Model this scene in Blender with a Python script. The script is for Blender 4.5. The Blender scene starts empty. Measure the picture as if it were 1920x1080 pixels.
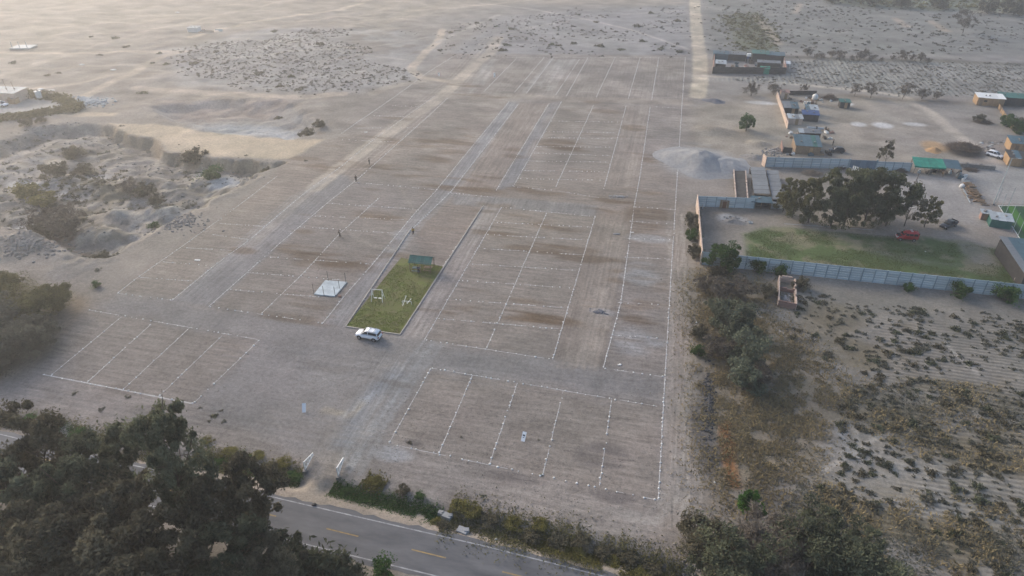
import bpy, math, random
import numpy as np
from mathutils import Vector, Matrix
R = math.radians
random.seed(7); rng = np.random.default_rng(7)
sc = bpy.context.scene
COL = sc.collection
# ------------------------------------------------------------------ camera
F, PITCH, YAW, H = 1300.0, R(32.53), R(12.887), 70.0
cd = bpy.data.cameras.new('camera'); cam = bpy.data.objects.new('camera', cd); COL.objects.link(cam)
cd.sensor_width = 36; cd.lens = 36*F/1920; cd.clip_start = .5; cd.clip_end = 6000
cam.location = (0, 0, H); cam.rotation_euler = (math.pi/2-PITCH, 0, YAW)
sc.camera = cam
# ------------------------------------------------------------------ world, sun, exposure
SUN_AZ, SUN_EL = R(58), R(25)          # azimuth turned left (west) of the street direction
w = bpy.data.worlds.new('World'); sc.world = w; w.use_nodes = True
nt = w.node_tree; bg = nt.nodes['Background']
sky = nt.nodes.new('ShaderNodeTexSky'); sky.sky_type = 'NISHITA'; sky.sun_disc = False
sky.sun_elevation = SUN_EL; sky.sun_rotation = -SUN_AZ
sky.air_density = 1.0; sky.dust_density = 3.0; sky.ozone_density = 1.0
nt.links.new(sky.outputs[0], bg.inputs[0]); bg.inputs[1].default_value = .15
sl = bpy.data.lights.new('sun', 'SUN'); sun = bpy.data.objects.new('sun', sl); COL.objects.link(sun)
sl.energy = 1.0; sl.angle = R(16); sl.color = (1, .91, .81)
sd = Vector((-math.sin(SUN_AZ)*math.cos(SUN_EL), math.cos(SUN_AZ)*math.cos(SUN_EL), math.sin(SUN_EL)))
sun.rotation_euler = sd.to_track_quat('Z', 'Y').to_euler(); sun.location = sd*300
sc.view_settings.view_transform = 'Standard'; sc.view_settings.look = 'None'
sc.view_settings.gamma = 1; sc.view_settings.use_curve_mapping = False
sc.view_settings.exposure = 0.85
sc.render.engine = 'CYCLES'
sc.cycles.use_denoising = True; sc.cycles.max_bounces = 4; sc.cycles.diffuse_bounces = 2; sc.cycles.glossy_bounces = 1; sc.cycles.transmission_bounces = 2
sc.cycles.volume_bounces = 0; sc.cycles.transparent_max_bounces = 8
sc.cycles.use_fast_gi = False
# ------------------------------------------------------------------ surveying: photograph pixel -> metres on the ground
_a = math.pi/2-PITCH
_Rx = np.array([[1,0,0],[0,math.cos(_a),-math.sin(_a)],[0,math.sin(_a),math.cos(_a)]])
_Rz = np.array([[math.cos(YAW),-math.sin(YAW),0],[math.sin(YAW),math.cos(YAW),0],[0,0,1]])
RM = _Rz@_Rx
def g(px, py, z=0.0):
    d = RM@np.array([(px-960)/F, -(py-540)/F, -1.0]); t = (z-H)/d[2]
    return np.array([d[0]*t, d[1]*t])
def g3(px, py, z=0.0):
    q = g(px, py, z); return Vector((q[0], q[1], z))
def G(pts, z=0.0): return np.array([g(*p, z) for p in pts])
def hz(xy, v):
    """height of a vertical at xy whose top is seen on image row v"""
    A = RM.T; b = np.array([xy[0], xy[1], -H]); c = A@b; k = A[:, 2]; m = (540-v)/F
    return float(-(c[1]+m*c[2])/(k[1]+m*k[2]))
def mpp(px, py):
    q = g(px, py); return float(np.hypot(*(g(px+1, py)-q)))
# ------------------------------------------------------------------ noise
def _h(ix, iy, s):
    n = (ix*374761393 + iy*668265263 + s*974711) & 0x7fffffff
    n = ((n ^ (n >> 13))*1274126177) & 0x7fffffff
    return ((n ^ (n >> 16)) & 0xffff)/65535.0
def vn(x, y, s=0):
    xi = np.floor(x).astype(np.int64); yi = np.floor(y).astype(np.int64); fx = x-xi; fy = y-yi
    fx = fx*fx*(3-2*fx); fy = fy*fy*(3-2*fy)
    a = _h(xi, yi, s); b = _h(xi+1, yi, s); c = _h(xi, yi+1, s); d = _h(xi+1, yi+1, s)
    return (a*(1-fx)+b*fx)*(1-fy)+(c*(1-fx)+d*fx)*fy
def fbm(x, y, sc_, s=0, o=4):
    t = 0; amp = .5; tot = 0
    for i in range(o):
        t = t+amp*vn(x/sc_+17.3*i, y/sc_-9.1*i, s+i); tot += amp; amp *= .5; sc_ = sc_/2.03
    return t/tot
def ss(a, b, x):
    t = np.clip((x-a)/(b-a), 0, 1); return t*t*(3-2*t)
def sdpoly(P, X, Y, pad=14):
    """signed distance, positive inside; far points are left at -pad"""
    out = np.full(X.shape, -float(pad)); lo = P.min(0)-pad; hi = P.max(0)+pad
    m = (X > lo[0]) & (X < hi[0]) & (Y > lo[1]) & (Y < hi[1])
    x = X[m]; y = Y[m]; d = np.full(x.shape, 1e9); ins = np.zeros(x.shape, bool)
    n = len(P)
    for i in range(n):
        a = P[i]; b = P[(i+1) % n]; e = b-a; L = max(e@e, 1e-9)
        t = np.clip(((x-a[0])*e[0]+(y-a[1])*e[1])/L, 0, 1)
        d = np.minimum(d, (x-a[0]-t*e[0])**2+(y-a[1]-t*e[1])**2)
        if a[1] != b[1]:
            ins ^= ((a[1] > y) != (b[1] > y)) & (x < (b[0]-a[0])*(y-a[1])/(b[1]-a[1])+a[0])
    d = np.sqrt(d); out[m] = np.where(ins, d, -d); return out
def dline(P, X, Y, pad=12):
    out = np.full(X.shape, float(pad)); lo = P.min(0)-pad; hi = P.max(0)+pad
    m = (X > lo[0]) & (X < hi[0]) & (Y > lo[1]) & (Y < hi[1]); x = X[m]; y = Y[m]; d = np.full(x.shape, 1e9)
    for a, b in zip(P[:-1], P[1:]):
        e = b-a; L = max(e@e, 1e-9); t = np.clip(((x-a[0])*e[0]+(y-a[1])*e[1])/L, 0, 1)
        d = np.minimum(d, (x-a[0]-t*e[0])**2+(y-a[1]-t*e[1])**2)
    out[m] = np.sqrt(d); return out
# ------------------------------------------------------------------ materials
MATS = {}
def _new(name):
    m = bpy.data.materials.new(name); m.use_nodes = True; n = m.node_tree
    b = n.nodes['Principled BSDF']; return m, n, b
def pm(name, c1, c2=None, scale=1.5, rough=.85, metal=0, bump=0.0, detail=5, stretch=(1,1,1), spec=.3):
    """procedural material: two tones broken up by noise, with optional relief"""
    if name in MATS: return MATS[name]
    m, n, b = _new(name); c2 = c2 or tuple(x*.7 for x in c1)
    tc = n.nodes.new('ShaderNodeTexCoord'); mp = n.nodes.new('ShaderNodeMapping'); mp.inputs['Scale'].default_value = stretch
    n.links.new(tc.outputs['Object'], mp.inputs[0])
    no = n.nodes.new('ShaderNodeTexNoise'); no.inputs['Scale'].default_value = scale; no.inputs['Detail'].default_value = detail
    no.inputs['Roughness'].default_value = .65
    n.links.new(mp.outputs[0], no.inputs['Vector'])
    r = n.nodes.new('ShaderNodeValToRGB'); r.color_ramp.elements[0].position = .32; r.color_ramp.elements[1].position = .68
    r.color_ramp.elements[0].color = (*c2, 1); r.color_ramp.elements[1].color = (*c1, 1)
    n.links.new(no.outputs['Fac'], r.inputs[0])
    oi = n.nodes.new('ShaderNodeObjectInfo'); hs = n.nodes.new('ShaderNodeHueSaturation')
    ma = n.nodes.new('ShaderNodeMapRange'); ma.inputs[3].default_value = .86; ma.inputs[4].default_value = 1.12
    n.links.new(oi.outputs['Random'], ma.inputs[0]); n.links.new(ma.outputs[0], hs.inputs['Value'])
    n.links.new(r.outputs[0], hs.inputs['Color']); n.links.new(hs.outputs[0], b.inputs['Base Color'])
    b.inputs['Roughness'].default_value = rough; b.inputs['Metallic'].default_value = metal
    b.inputs['Specular IOR Level'].default_value = spec
    if bump:
        bp = n.nodes.new('ShaderNodeBump'); bp.inputs['Strength'].default_value = .6; bp.inputs['Distance'].default_value = bump
        n.links.new(no.outputs['Fac'], bp.inputs['Height']); n.links.new(bp.outputs[0], b.inputs['Normal'])
    MATS[name] = m; return m
def leafmat(name, c1, c2, trans=.25):
    """foliage: tint per leaf from the mesh, broken by clump noise, some light through the leaf"""
    if name in MATS: return MATS[name]
    m, n, b = _new(name); n.nodes.remove(b); out = n.nodes['Material Output']
    at = n.nodes.new('ShaderNodeAttribute'); at.attribute_name = 'tint'
    tc = n.nodes.new('ShaderNodeTexCoord'); no = n.nodes.new('ShaderNodeTexNoise'); no.inputs['Scale'].default_value = .45; no.inputs['Detail'].default_value = 3
    n.links.new(tc.outputs['Object'], no.inputs['Vector'])
    ad = n.nodes.new('ShaderNodeMath'); ad.operation = 'MULTIPLY_ADD'; ad.inputs[1].default_value = .5
    n.links.new(at.outputs['Fac'], ad.inputs[0]); n.links.new(no.outputs['Fac'], ad.inputs[2])
    r = n.nodes.new('ShaderNodeValToRGB'); r.color_ramp.elements[0].position = .35; r.color_ramp.elements[1].position = 1.0
    r.color_ramp.elements[0].color = (*c2, 1); r.color_ramp.elements[1].color = (*c1, 1)
    n.links.new(ad.outputs[0], r.inputs[0])
    oi = n.nodes.new('ShaderNodeObjectInfo'); hs = n.nodes.new('ShaderNodeHueSaturation')
    ma = n.nodes.new('ShaderNodeMapRange'); ma.inputs[3].default_value = .8; ma.inputs[4].default_value = 1.2
    n.links.new(oi.outputs['Random'], ma.inputs[0]); n.links.new(ma.outputs[0], hs.inputs['Value']); n.links.new(r.outputs[0], hs.inputs['Color'])
    d = n.nodes.new('ShaderNodeBsdfDiffuse'); t = n.nodes.new('ShaderNodeBsdfTranslucent'); mx = n.nodes.new('ShaderNodeMixShader'); mx.inputs[0].default_value = trans
    n.links.new(hs.outputs[0], d.inputs[0]); n.links.new(hs.outputs[0], t.inputs[0])
    n.links.new(d.outputs[0], mx.inputs[1]); n.links.new(t.outputs[0], mx.inputs[2]); n.links.new(mx.outputs[0], out.inputs[0])
    MATS[name] = m; return m
# ------------------------------------------------------------------ mesh and object helpers
def npmesh(name, V, Fc, mat=None, smooth=False, tint=None):
    V = np.asarray(V, np.float32); Fc = np.asarray(Fc, np.int32); k = Fc.shape[1]
    me = bpy.data.meshes.new(name); me.vertices.add(len(V)); me.vertices.foreach_set('co', V.ravel())
    me.loops.add(Fc.size); me.loops.foreach_set('vertex_index', Fc.ravel())
    me.polygons.add(len(Fc)); me.polygons.foreach_set('loop_start', np.arange(0, Fc.size, k, dtype=np.int32))
    me.polygons.foreach_set('loop_total', np.full(len(Fc), k, np.int32))
    if smooth: me.polygons.foreach_set('use_smooth', np.ones(len(Fc), bool))
    if tint is not None:
        a = me.attributes.new('tint', 'FLOAT', 'POINT'); a.data.foreach_set('value', np.asarray(tint, np.float32))
    me.update(calc_edges=True)
    if mat: me.materials.append(mat)
    return me
class MB:
    """collects shapes of one part, then links them as one mesh object"""
    def __init__(s): s.v = []; s.f = []
    def add(s, v, f):
        o = len(s.v); s.v += [tuple(x) for x in v]; s.f += [tuple(i+o for i in q) for q in f]; return s
    def box(s, c, size, rz=0, rx=0, ry=0, taper=1.0):
        M = Matrix.Translation(c)@Matrix.Rotation(rz, 4, 'Z')@Matrix.Rotation(ry, 4, 'Y')@Matrix.Rotation(rx, 4, 'X')
        x, y, z = (q/2 for q in size); V = []
        for k in (-1, 1):
            t = taper if k > 0 else 1
            for (i, j) in ((-1,-1), (1,-1), (1,1), (-1,1)): V.append(M@Vector((i*x*t, j*y*t, k*z)))
        return s.add(V, [(0,3,2,1), (4,5,6,7), (0,1,5,4), (1,2,6,5), (2,3,7,6), (3,0,4,7)])
    def bar(s, a, b, wd, ht=None):
        a = Vector(a); b = Vector(b); d = b-a; L = d.length; q = d.to_track_quat('Z', 'Y').to_matrix().to_4x4()
        M = Matrix.Translation((a+b)/2)@q; ht = ht or wd; V = []
        for k in (-1, 1):
            for (i, j) in ((-1,-1), (1,-1), (1,1), (-1,1)): V.append(M@Vector((i*wd/2, j*ht/2, k*L/2)))
        return s.add(V, [(0,3,2,1), (4,5,6,7), (0,1,5,4), (1,2,6,5), (2,3,7,6), (3,0,4,7)])
    def tube(s, pts, rad, n=8, cap=True):
        pts = [Vector(p) for p in pts]; rad = rad if hasattr(rad, '__len__') else [rad]*len(pts); V = []; Fc = []
        for i, p in enumerate(pts):
            d = (pts[min(i+1, len(pts)-1)]-pts[max(i-1, 0)]).normalized()
            u = d.orthogonal().normalized() if i == 0 else (u-d*u.dot(d)).normalized(); vv = d.cross(u)
            for j in range(n):
                t = 2*math.pi*j/n; V.append(p+(u*math.cos(t)+vv*math.sin(t))*rad[i])
        for i in range(len(pts)-1):
            for j in range(n): Fc.append((i*n+j, i*n+(j+1) % n, (i+1)*n+(j+1) % n, (i+1)*n+j))
        if cap: Fc += [tuple(range(n))[::-1], tuple(range((len(pts)-1)*n, len(pts)*n))]
        return s.add(V, Fc)
    def loft(s, st, n=12, p=3.2):
        """rings along x: (x, half width, z bottom, z top), rounded-box sections"""
        V = []; Fc = []
        for (x, hw, z0, z1) in st:
            for j in range(n):
                t = 2*math.pi*(j+.5)/n; c, q = math.cos(t), math.sin(t)
                V.append((x, math.copysign(abs(c)**(2/p), c)*hw, (z0+z1)/2+math.copysign(abs(q)**(2/p), q)*(z1-z0)/2))
        m = len(st)
        for i in range(m-1):
            for j in range(n): Fc.append((i*n+j, (i+1)*n+j, (i+1)*n+(j+1) % n, i*n+(j+1) % n))
        Fc += [tuple(range(n)), tuple(range((m-1)*n, m*n))[::-1]]
        return s.add(V, Fc)
    def sheet(s, P, th=.04):
        """a quad given by four points, thickened downwards"""
        P = [Vector(p) for p in P]; nn = (P[1]-P[0]).cross(P[3]-P[0]).normalized()*th
        V = [p-nn for p in P]+P
        return s.add(V, [(0,3,2,1), (4,5,6,7), (0,1,5,4), (1,2,6,5), (2,3,7,6), (3,0,4,7)])
    def mesh(s, name, mat, smooth=False):
        me = bpy.data.meshes.new(name); me.from_pydata(s.v, [], s.f); me.update()
        if smooth: me.polygons.foreach_set('use_smooth', [True]*len(me.polygons))
        me.materials.append(mat); return me
    def obj(s, name, mat, parent=None, smooth=False):
        return link(name, s.mesh(name, mat, smooth), parent)
def link(name, me, parent=None, loc=None, rz=0):
    o = bpy.data.objects.new(name, me); COL.objects.link(o)
    if parent: o.parent = parent
    if loc is not None: o.location = loc
    if rz: o.rotation_euler = (0, 0, rz)
    return o
def tag(o, label=None, cat=None, group=None, kind=None):
    kind = kind or ('thing' if cat else None)
    for k, v in (('label', label), ('category', cat), ('group', group), ('kind', kind)):
        if v: o[k] = v
    return o
def thing(name, label, cat, loc=(0,0,0), rz=0, group=None):
    return tag(link(name, None, None, loc, rz), label, cat, group)
def copy_tree(o, parent=None):
    c = o.copy(); COL.objects.link(c); c.parent = parent
    for ch in o.children: copy_tree(ch, c)
    return c
# ------------------------------------------------------------------ common materials
M_white = pm('white_paint', (.78,.78,.76), (.6,.6,.58), 3, .6)
M_stone = pm('white_stone', (.86,.86,.84), (.62,.62,.60), 4, .8)
M_chalk = pm('chalk', (.58,.57,.56), (.34,.32,.30), 1.2, .95)
M_conc = pm('concrete_panel', (.42,.50,.54), (.33,.40,.44), 2.2, .85, bump=.01, stretch=(1,1,3))
M_concd = pm('concrete_post', (.27,.34,.38), (.2,.26,.29), 3, .85)
M_adobe = pm('pale_block', (.58,.46,.38), (.44,.34,.28), 1.4, .9, bump=.02)
M_brick = pm('dusty_brick', (.30,.19,.155), (.22,.14,.12), 2, .9, bump=.02)
M_tan = pm('tan_board', (.42,.28,.16), (.28,.18,.10), 1.5, .85, stretch=(3,3,.6))
M_dark = pm('dark_board', (.07,.065,.062), (.035,.033,.032), 1.3, .85)
M_green = pm('green_sheet', (.045,.155,.13), (.028,.10,.088), .8, .6)
M_bgreen = pm('green_tarp', (.035,.30,.20), (.02,.17,.13), 1.2, .6)
M_blue = pm('blue_tarp', (.06,.11,.26), (.04,.07,.15), 1.2, .6)
M_grey = pm('grey_sheet', (.20,.215,.23), (.12,.13,.14), 1.2, .7, stretch=(1,4,1))
M_lgrey = pm('pale_sheet', (.42,.46,.48), (.28,.31,.33), 1.2, .7)
M_bluegrey = pm('bluegrey_sheet', (.08,.14,.17), (.045,.085,.11), .9, .65)
M_wood = pm('weathered_wood', (.30,.22,.15), (.17,.12,.08), 3, .9)
M_log = pm('log_wood', (.34,.24,.15), (.18,.12,.08), 2, .9)
M_metal = pm('dull_metal', (.12,.12,.12), (.06,.06,.065), 2, .5, .3)
M_rubber = pm('rubber', (.022,.022,.022), (.014,.014,.014), 4, .85)
M_rim = pm('rim_metal', (.35,.35,.36), (.2,.2,.2), 5, .4, .6)
M_glass = pm('dark_glass', (.03,.035,.04), (.02,.022,.026), 1, .12, spec=.6)
M_bark = pm('bark', (.16,.125,.10), (.08,.062,.05), 3, .95, stretch=(1,1,.3))
M_palebark = pm('pale_bark', (.30,.25,.20), (.18,.15,.12), 3, .95)
M_gravel = pm('gravel', (.34,.34,.34), (.24,.24,.242), 1.2, .95, bump=.12)
M_rubble = pm('rubble', (.30,.28,.26), (.16,.15,.14), 1.5, .95, bump=.05)
M_bluestone = pm('blue_stone', (.15,.155,.18), (.09,.095,.11), 3, .9)
# ================================================================== GROUND
def axis(lo, hi, core0, core1, s0, grow, far):
    """grid lines: fine in the core, widening outwards, then a few giant steps"""
    a = [core0]; s = s0
    while a[-1] < core1: a.append(a[-1]+s0)
    s = s0
    while a[-1] < hi: s = s*grow; a.append(a[-1]+s)
    b = [core0]; s = s0
    while b[-1] > lo: s = s*grow; b.append(b[-1]-s)
    top = [a[-1]+d for d in far]; bot = [b[-1]-d for d in far]
    return np.array(bot[::-1]+b[:0:-1]+a+top)
far_steps = (30, 80, 200, 500, 1100)
gx = axis(-440, 230, -105, 80, .42, 1.012, far_steps)
ys = [26.0]
while ys[-1] < 500: ys.append(ys[-1]+.30+.0026*(ys[-1]-26))
gy = np.array([26.0-d for d in far_steps[::-1]]+ys+[ys[-1]+d for d in far_steps])
GX, GY = np.meshgrid(gx, gy); NX, NY = len(gx), len(gy)
X = GX.ravel(); Y = GY.ravel()
wx = X+1.6*(fbm(X, Y, 7, 1)-.5)*2; wy = Y+1.6*(fbm(X, Y, 7, 5)-.5)*2      # wobbled coordinates: ragged edges
lx = X+.5*(fbm(X, Y, 2.4, 11)-.5)*2; ly = Y+.5*(fbm(X, Y, 2.4, 15)-.5)*2
n_big = fbm(X, Y, 34, 21); n_mid = fbm(X, Y, 9, 31); n_sm = fbm(X, Y, 2.6, 41, 3); n_xs = fbm(X*.16, Y, 1.9, 51, 3); n_ys = fbm(X, Y*.16, 1.9, 61, 3)
# ---- relief
PIT_A = G([(-160,330),(0,262),(60,240),(130,226),(195,238),(245,253),(283,262),(318,288),(380,297),(440,301),(520,303),(545,300),(500,318),(455,345),(400,372),(350,402),(300,438),(215,478),(178,497),(120,486),(60,462),(0,446),(-200,430)])
PIT_B = G([(292,232),(350,238),(420,249),(500,258),(560,262),(606,262),(622,240),(606,212),(565,190),(480,184),(380,184),(310,190),(270,205)])
qx = X+5.5*(fbm(X, Y, 16, 3)-.5)*2+1.2*(fbm(X, Y, 4, 4)-.5)*2; qy = Y+5.5*(fbm(X, Y, 16, 8)-.5)*2+1.2*(fbm(X, Y, 4, 9)-.5)*2
sA = sdpoly(PIT_A, qx*.5+wx*.5, qy*.5+wy*.5, 30); sB = sdpoly(PIT_B, qx, qy, 30)
ledge_line = G([(195,238),(245,253),(283,262),(318,288),(380,297),(440,301),(540,301)])
sA = sA+(fbm(X, Y, 3.4, 87, 3)-.5)*4.5
dl = dline(ledge_line, X, Y, 30)
wA = np.where(dl < 12, 2.2, 7.0)
dA = ss(0, 1, np.clip(sA, 0, 30)/(2.0+5.0*ss(4, 14, dl)))
dB = ss(0, 6.5, sB)*(.75+.5*n_mid)
rough = 1-np.abs(2*fbm(X, Y, 6.5, 77, 4)-1)
mounds = (fbm(X, Y, 17, 71, 4)-.42)*9
Z = -3.4*dA*(1-.28*n_mid) + dA*ss(3, 10, sA)*np.clip(mounds, -.4, 2.0)*.5 - 1.9*dB + (ss(-2, 3, sA)*.95+ss(-3, 3, sB)*.5)*(rough-.75)*1.5 + (ss(-4, 3, sA)+ss(-4, 3, sB))*(n_sm-.5)*.9
def bump(px, py, rx, ry, h, rot=0.0, pw=1.0):
    c = g(px, py); dx = X-c[0]; dy = Y-c[1]; cr, sr = math.cos(rot), math.sin(rot)
    u = (dx*cr+dy*sr)/rx; v = (-dx*sr+dy*cr)/ry; d = np.sqrt(u*u+v*v)+.35*(n_mid-.5)
    return h*np.clip(1-d, 0, 1)**pw*(.75+.5*n_sm)
Z = Z + bump(75, 470, 20, 7, 2.2, R(-28)) + bump(-30, 455, 18, 8, 2.2, 0)
for a in ((215,395,9,5,2.6),(205,345,8,5,2.0),(290,385,8,4.5,2.0),(130,330,11,5,1.5),(60,390,8,4,1.6),(190,430,11,4.5,2.2),(270,330,9,4,1.6),(340,350,6,3,1.4),(55,330,10,4,1.2)): Z = Z+bump(*a)
Z = Z + bump(1425,270,4,3,.8) + bump(1340,245,7,5,1.0) + bump(1805,283,5.5,4.5,1.1) + bump(1355,405,3.6,3.0,.55)
left_far = ss(-70, -150, X)*ss(120, 200, Y)
Z = Z + left_far*(n_mid-.5)*1.6*(1-dA)
field_right = sdpoly(G([(1320,505),(2300,575),(2450,1100),(1250,1100),(1330,800)]), X, Y, 6)
Z = Z + ss(0, 4, field_right)*(n_sm-.5)*.22
# road ditch
ditch = G([(0,790),(180,838),(370,866),(560,900)]); ditch2 = G([(620,915),(800,962),(1000,1012),(1150,1042),(1290,1085)])
for dd in (ditch, ditch2): Z = Z - .7*ss(2.2, 0, dline(dd, X, Y))
Z = np.where(np.abs(Z) < 1e-4, 0, Z)
# ---- colour of the soil and what covers it (albedo)
C = np.empty((len(X), 3)); soil = np.array((.238,.208,.184)); C[:] = soil
# stretches: 0 streaks across (x), 1 tracks along (y), 2 furrows across, 3 furrows along
AT = np.zeros((len(X), 4))
def paint(mask, col, k=1.0):
    m = np.clip(mask*k, 0, 1)[:, None]; C[:] = C*(1-m)+np.asarray(col)*m
def pmask(pts, soft=1.0, wob=True, pad=14):
    return ss(-soft, soft, sdpoly(G(pts), wx if wob else lx, wy if wob else ly, pad))
def lmask(pts, wd, soft=.8, wob=False):
    return 1-ss(wd/2-soft/2, wd/2+soft/2, dline(G(pts), wx if wob else lx, wy if wob else ly))
def emask(px, py, rpx, rpy, pw=1.0, thr=.45):
    c = g(px, py); s = mpp(px, py); rx = rpx*s; ry = np.hypot(*(g(px, py-rpy)-g(px, py+rpy)))/2
    d = np.sqrt(((X-c[0])/rx)**2+((Y-c[1])/ry)**2)
    return np.clip((1.25-d)*2.0, 0, 1)*ss(thr-.07, thr+.10, .35*n_mid+.65*n_xs)
grey = np.array((.225,.215,.212)); pale = np.array((.42,.355,.29)); brown = np.array((.105,.072,.045)); ash = np.array((.33,.325,.325)); blue = np.array((.218,.218,.228))
# wide land beyond the plots
paint(ss(170, 300, Y), (.24,.222,.21))
paint(left_far, (.262,.226,.194), .8)
paint(ss(150, 210, Y)*ss(.50,.62,.5*n_mid+.5*n_sm), (.20,.18,.16), .55)
paint(pmask([(300,95),(500,55),(640,52),(820,62),(815,95),(780,125),(790,148),(640,175),(480,172),(340,160)], 5), (.265,.25,.24), .95)
paint(pmask([(640,52),(812,60),(812,80),(780,105),(640,110)], 5)*ss(.42,.6,n_mid), (.17,.15,.13), .8)
paint(pmask([(-200,-40),(600,-60),(1290,-60),(1290,12),(940,8),(700,50),(560,48),(330,55),(120,110),(-200,200)], 9), (.29,.25,.21), .8)
paint(pmask([(940,30),(1290,8),(1290,105),(840,105)], 4), (.235,.225,.225), .85)
# plots and streets
SITE = [(40,715),(160,572),(220,545),(440,388),(545,300),(620,262),(760,170),(838,100),(1288,104),(1296,200),(1278,360),(1285,480),(1300,600),(1310,800),(1305,960),(1240,1020),(1000,985),(700,912),(560,878),(380,850),(180,800),(0,760)]
site = pmask(SITE, 1.5)
paint(site, (.236,.206,.184))
paint(site*ss(80,110,Y)*ss(200,150,Y)*ss(.42,.6,n_big), (.235,.185,.15), .45)
AT[:, 0] = site
plots = [[(729,832),(808,690),(1236,762),(1234,938)],[(796,637),(940,389),(1116,406),(1036,674)],[(80,702),(170,580),(487,637),(362,757)],[(220,550),(437,393),(573,360),(323,563)],[(391,575),(613,381),(780,397),(605,606)],[(962,350),(1053,190),(1174,198),(1132,355)],[(673,332),(840,183),(955,190),(817,358)]]
for p in plots: paint(pmask(p, .6, False), (.240,.206,.176), .7)
def street(p, col, k=.75, tr=1.0):
    m = pmask(p, .7, False); paint(m, col, k); AT[:, 0] *= 1-m; AT[:, 1] = np.maximum(AT[:, 1], m*tr)
plaza = pmask([(362,757),(487,637),(170,580),(225,552),(396,577),(605,608),(648,615),(750,630),(796,639),(1036,676),(1131,692),(1247,708),(1244,760),(808,688),(729,830),(640,870),(560,850),(430,800)], 1.6)
paint(plaza, grey*np.array((1.02,1.0,.97)), .75); AT[:, 0] *= 1-.75*plaza
street([(323,563),(396,575),(613,381),(660,340),(640,320),(573,360)], grey)
street([(605,606),(648,613),(770,432),(850,360),(818,358),(693,502)], (.225,.213,.208))
street([(750,628),(796,637),(940,389),(907,386),(830,500)], (.25,.217,.196), .8)
street([(845,362),(1120,385),(1116,406),(940,389),(850,383)], (.225,.213,.206))
street([(818,358),(845,360),(972,195),(955,190)], blue, .65)
street([(930,357),(962,350),(1053,190),(1030,193)], blue, .65)
street([(1036,674),(1131,690),(1189,388),(1116,406)], (.235,.195,.162), .7, .8)
street([(1132,355),(1198,330),(1219,200),(1174,198)], (.25,.21,.18), .7, .8)
street([(845,360),(930,357),(1030,193),(972,195)], (.245,.20,.172), .7, .9)
street([(1247,940),(1236,1010),(1300,980),(1308,700),(1292,560),(1275,400),(1268,380),(1250,706)], (.27,.228,.195), .85, 1.0)
paint(pmask([(780,425),(848,385),(905,390),(832,498),(790,490)], .8, False), (.232,.190,.165), .8)
# pale worn dirt roads
for pts, wd, col, k in [([(590,352),(640,312),(700,268),(765,225),(830,180),(870,140),(920,98),(935,70)], 4.6, pale, .8), ([(470,460),(560,375),(600,345)], 3, pale, .3), ([(1302,-30),(1303,20),(1308,70),(1312,105),(1313,150),(1308,180)], 5.5, (.47,.40,.31), .95), ([(1313,142),(1380,146),(1470,155),(1560,165),(1640,172),(1690,180),(1735,205),(1775,238),(1815,268),(1855,298)], 2.6, (.45,.39,.33), .85), ([(1700,185),(1745,212),(1790,250),(1860,300)], 4.5, (.38,.33,.28), .7), ([(830,55),(822,78),(800,95),(780,118),(770,130),(792,146),(840,152)], 3.5, (.45,.37,.29), .8), ([(640,176),(560,182),(440,178),(330,172),(260,165)], 5, (.44,.36,.29), .7), ([(120,200),(200,160),(258,133),(268,118),(330,100),(345,98),(250,97),(120,100),(0,97)], 4.0, (.45,.37,.29), .7), ([(900,6),(990,16),(1085,33),(1180,55),(1250,78),(1290,92)], 1.6, (.42,.38,.34), .85), ([(360,70),(470,40),(640,18),(720,-10)], 4, (.48,.40,.31), .7), ([(820,80),(860,60),(935,28)], 2.5, (.36,.33,.30), .7), ([(700,175),(720,165),(800,150)], 4, pale, .5), ([(-20,150),(100,110),(230,70),(380,35),(520,5)], 3, (.40,.34,.28), .6), ([(60,60),(220,45),(420,20),(600,-10)], 4, (.26,.225,.19), .6), ([(0,130),(160,125),(300,118)], 2.5, (.39,.33,.27), .6), ([(420,110),(560,95),(700,88),(800,70)], 1.8, (.38,.34,.30), .6), ([(430,72),(560,80),(660,100),(760,112)], 1.8, (.38,.34,.30), .5), ([(230,165),(280,140),(300,120)], 3, (.24,.205,.175), .5), ([(560,40),(700,25),(850,15),(1000,0)], 3, (.41,.35,.29), .6), ([(900,75),(1000,50),(1130,30),(1280,20)], 1.6, (.34,.31,.28), .6), ([(0,175),(90,165),(180,150),(260,130)], 3.5, (.42,.35,.28), .5), ([(830,178),(900,183),(980,180),(1060,186),(1160,188),(1285,192)], 5.5, (.29,.245,.205), .75), ([(640,416),(655,432),(672,448),(700,460),(735,468)], .8, (.36,.31,.26), .6), ([(745,345),(760,365),(775,395)], .7, (.36,.31,.26), .5)]:
    m = lmask(pts, wd, 1.4); paint(m*(.7+.5*n_sm), col, k); AT[:, 0] *= 1-m
for pts in [[(905,158),(925,112)],[(880,180),(910,120)],[(1010,160),(1050,112)],[(1020,165),(1062,112)],[(1030,168),(1075,112)],[(985,172),(1035,112)]]:
    paint(lmask(pts, 2.2, 1.6)*n_ys*1.5, (.36,.34,.32), .7)
paint(lmask([(1045,185),(1030,230),(1000,290)], 4, 3)*n_ys, (.34,.28,.235), .7)
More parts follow.
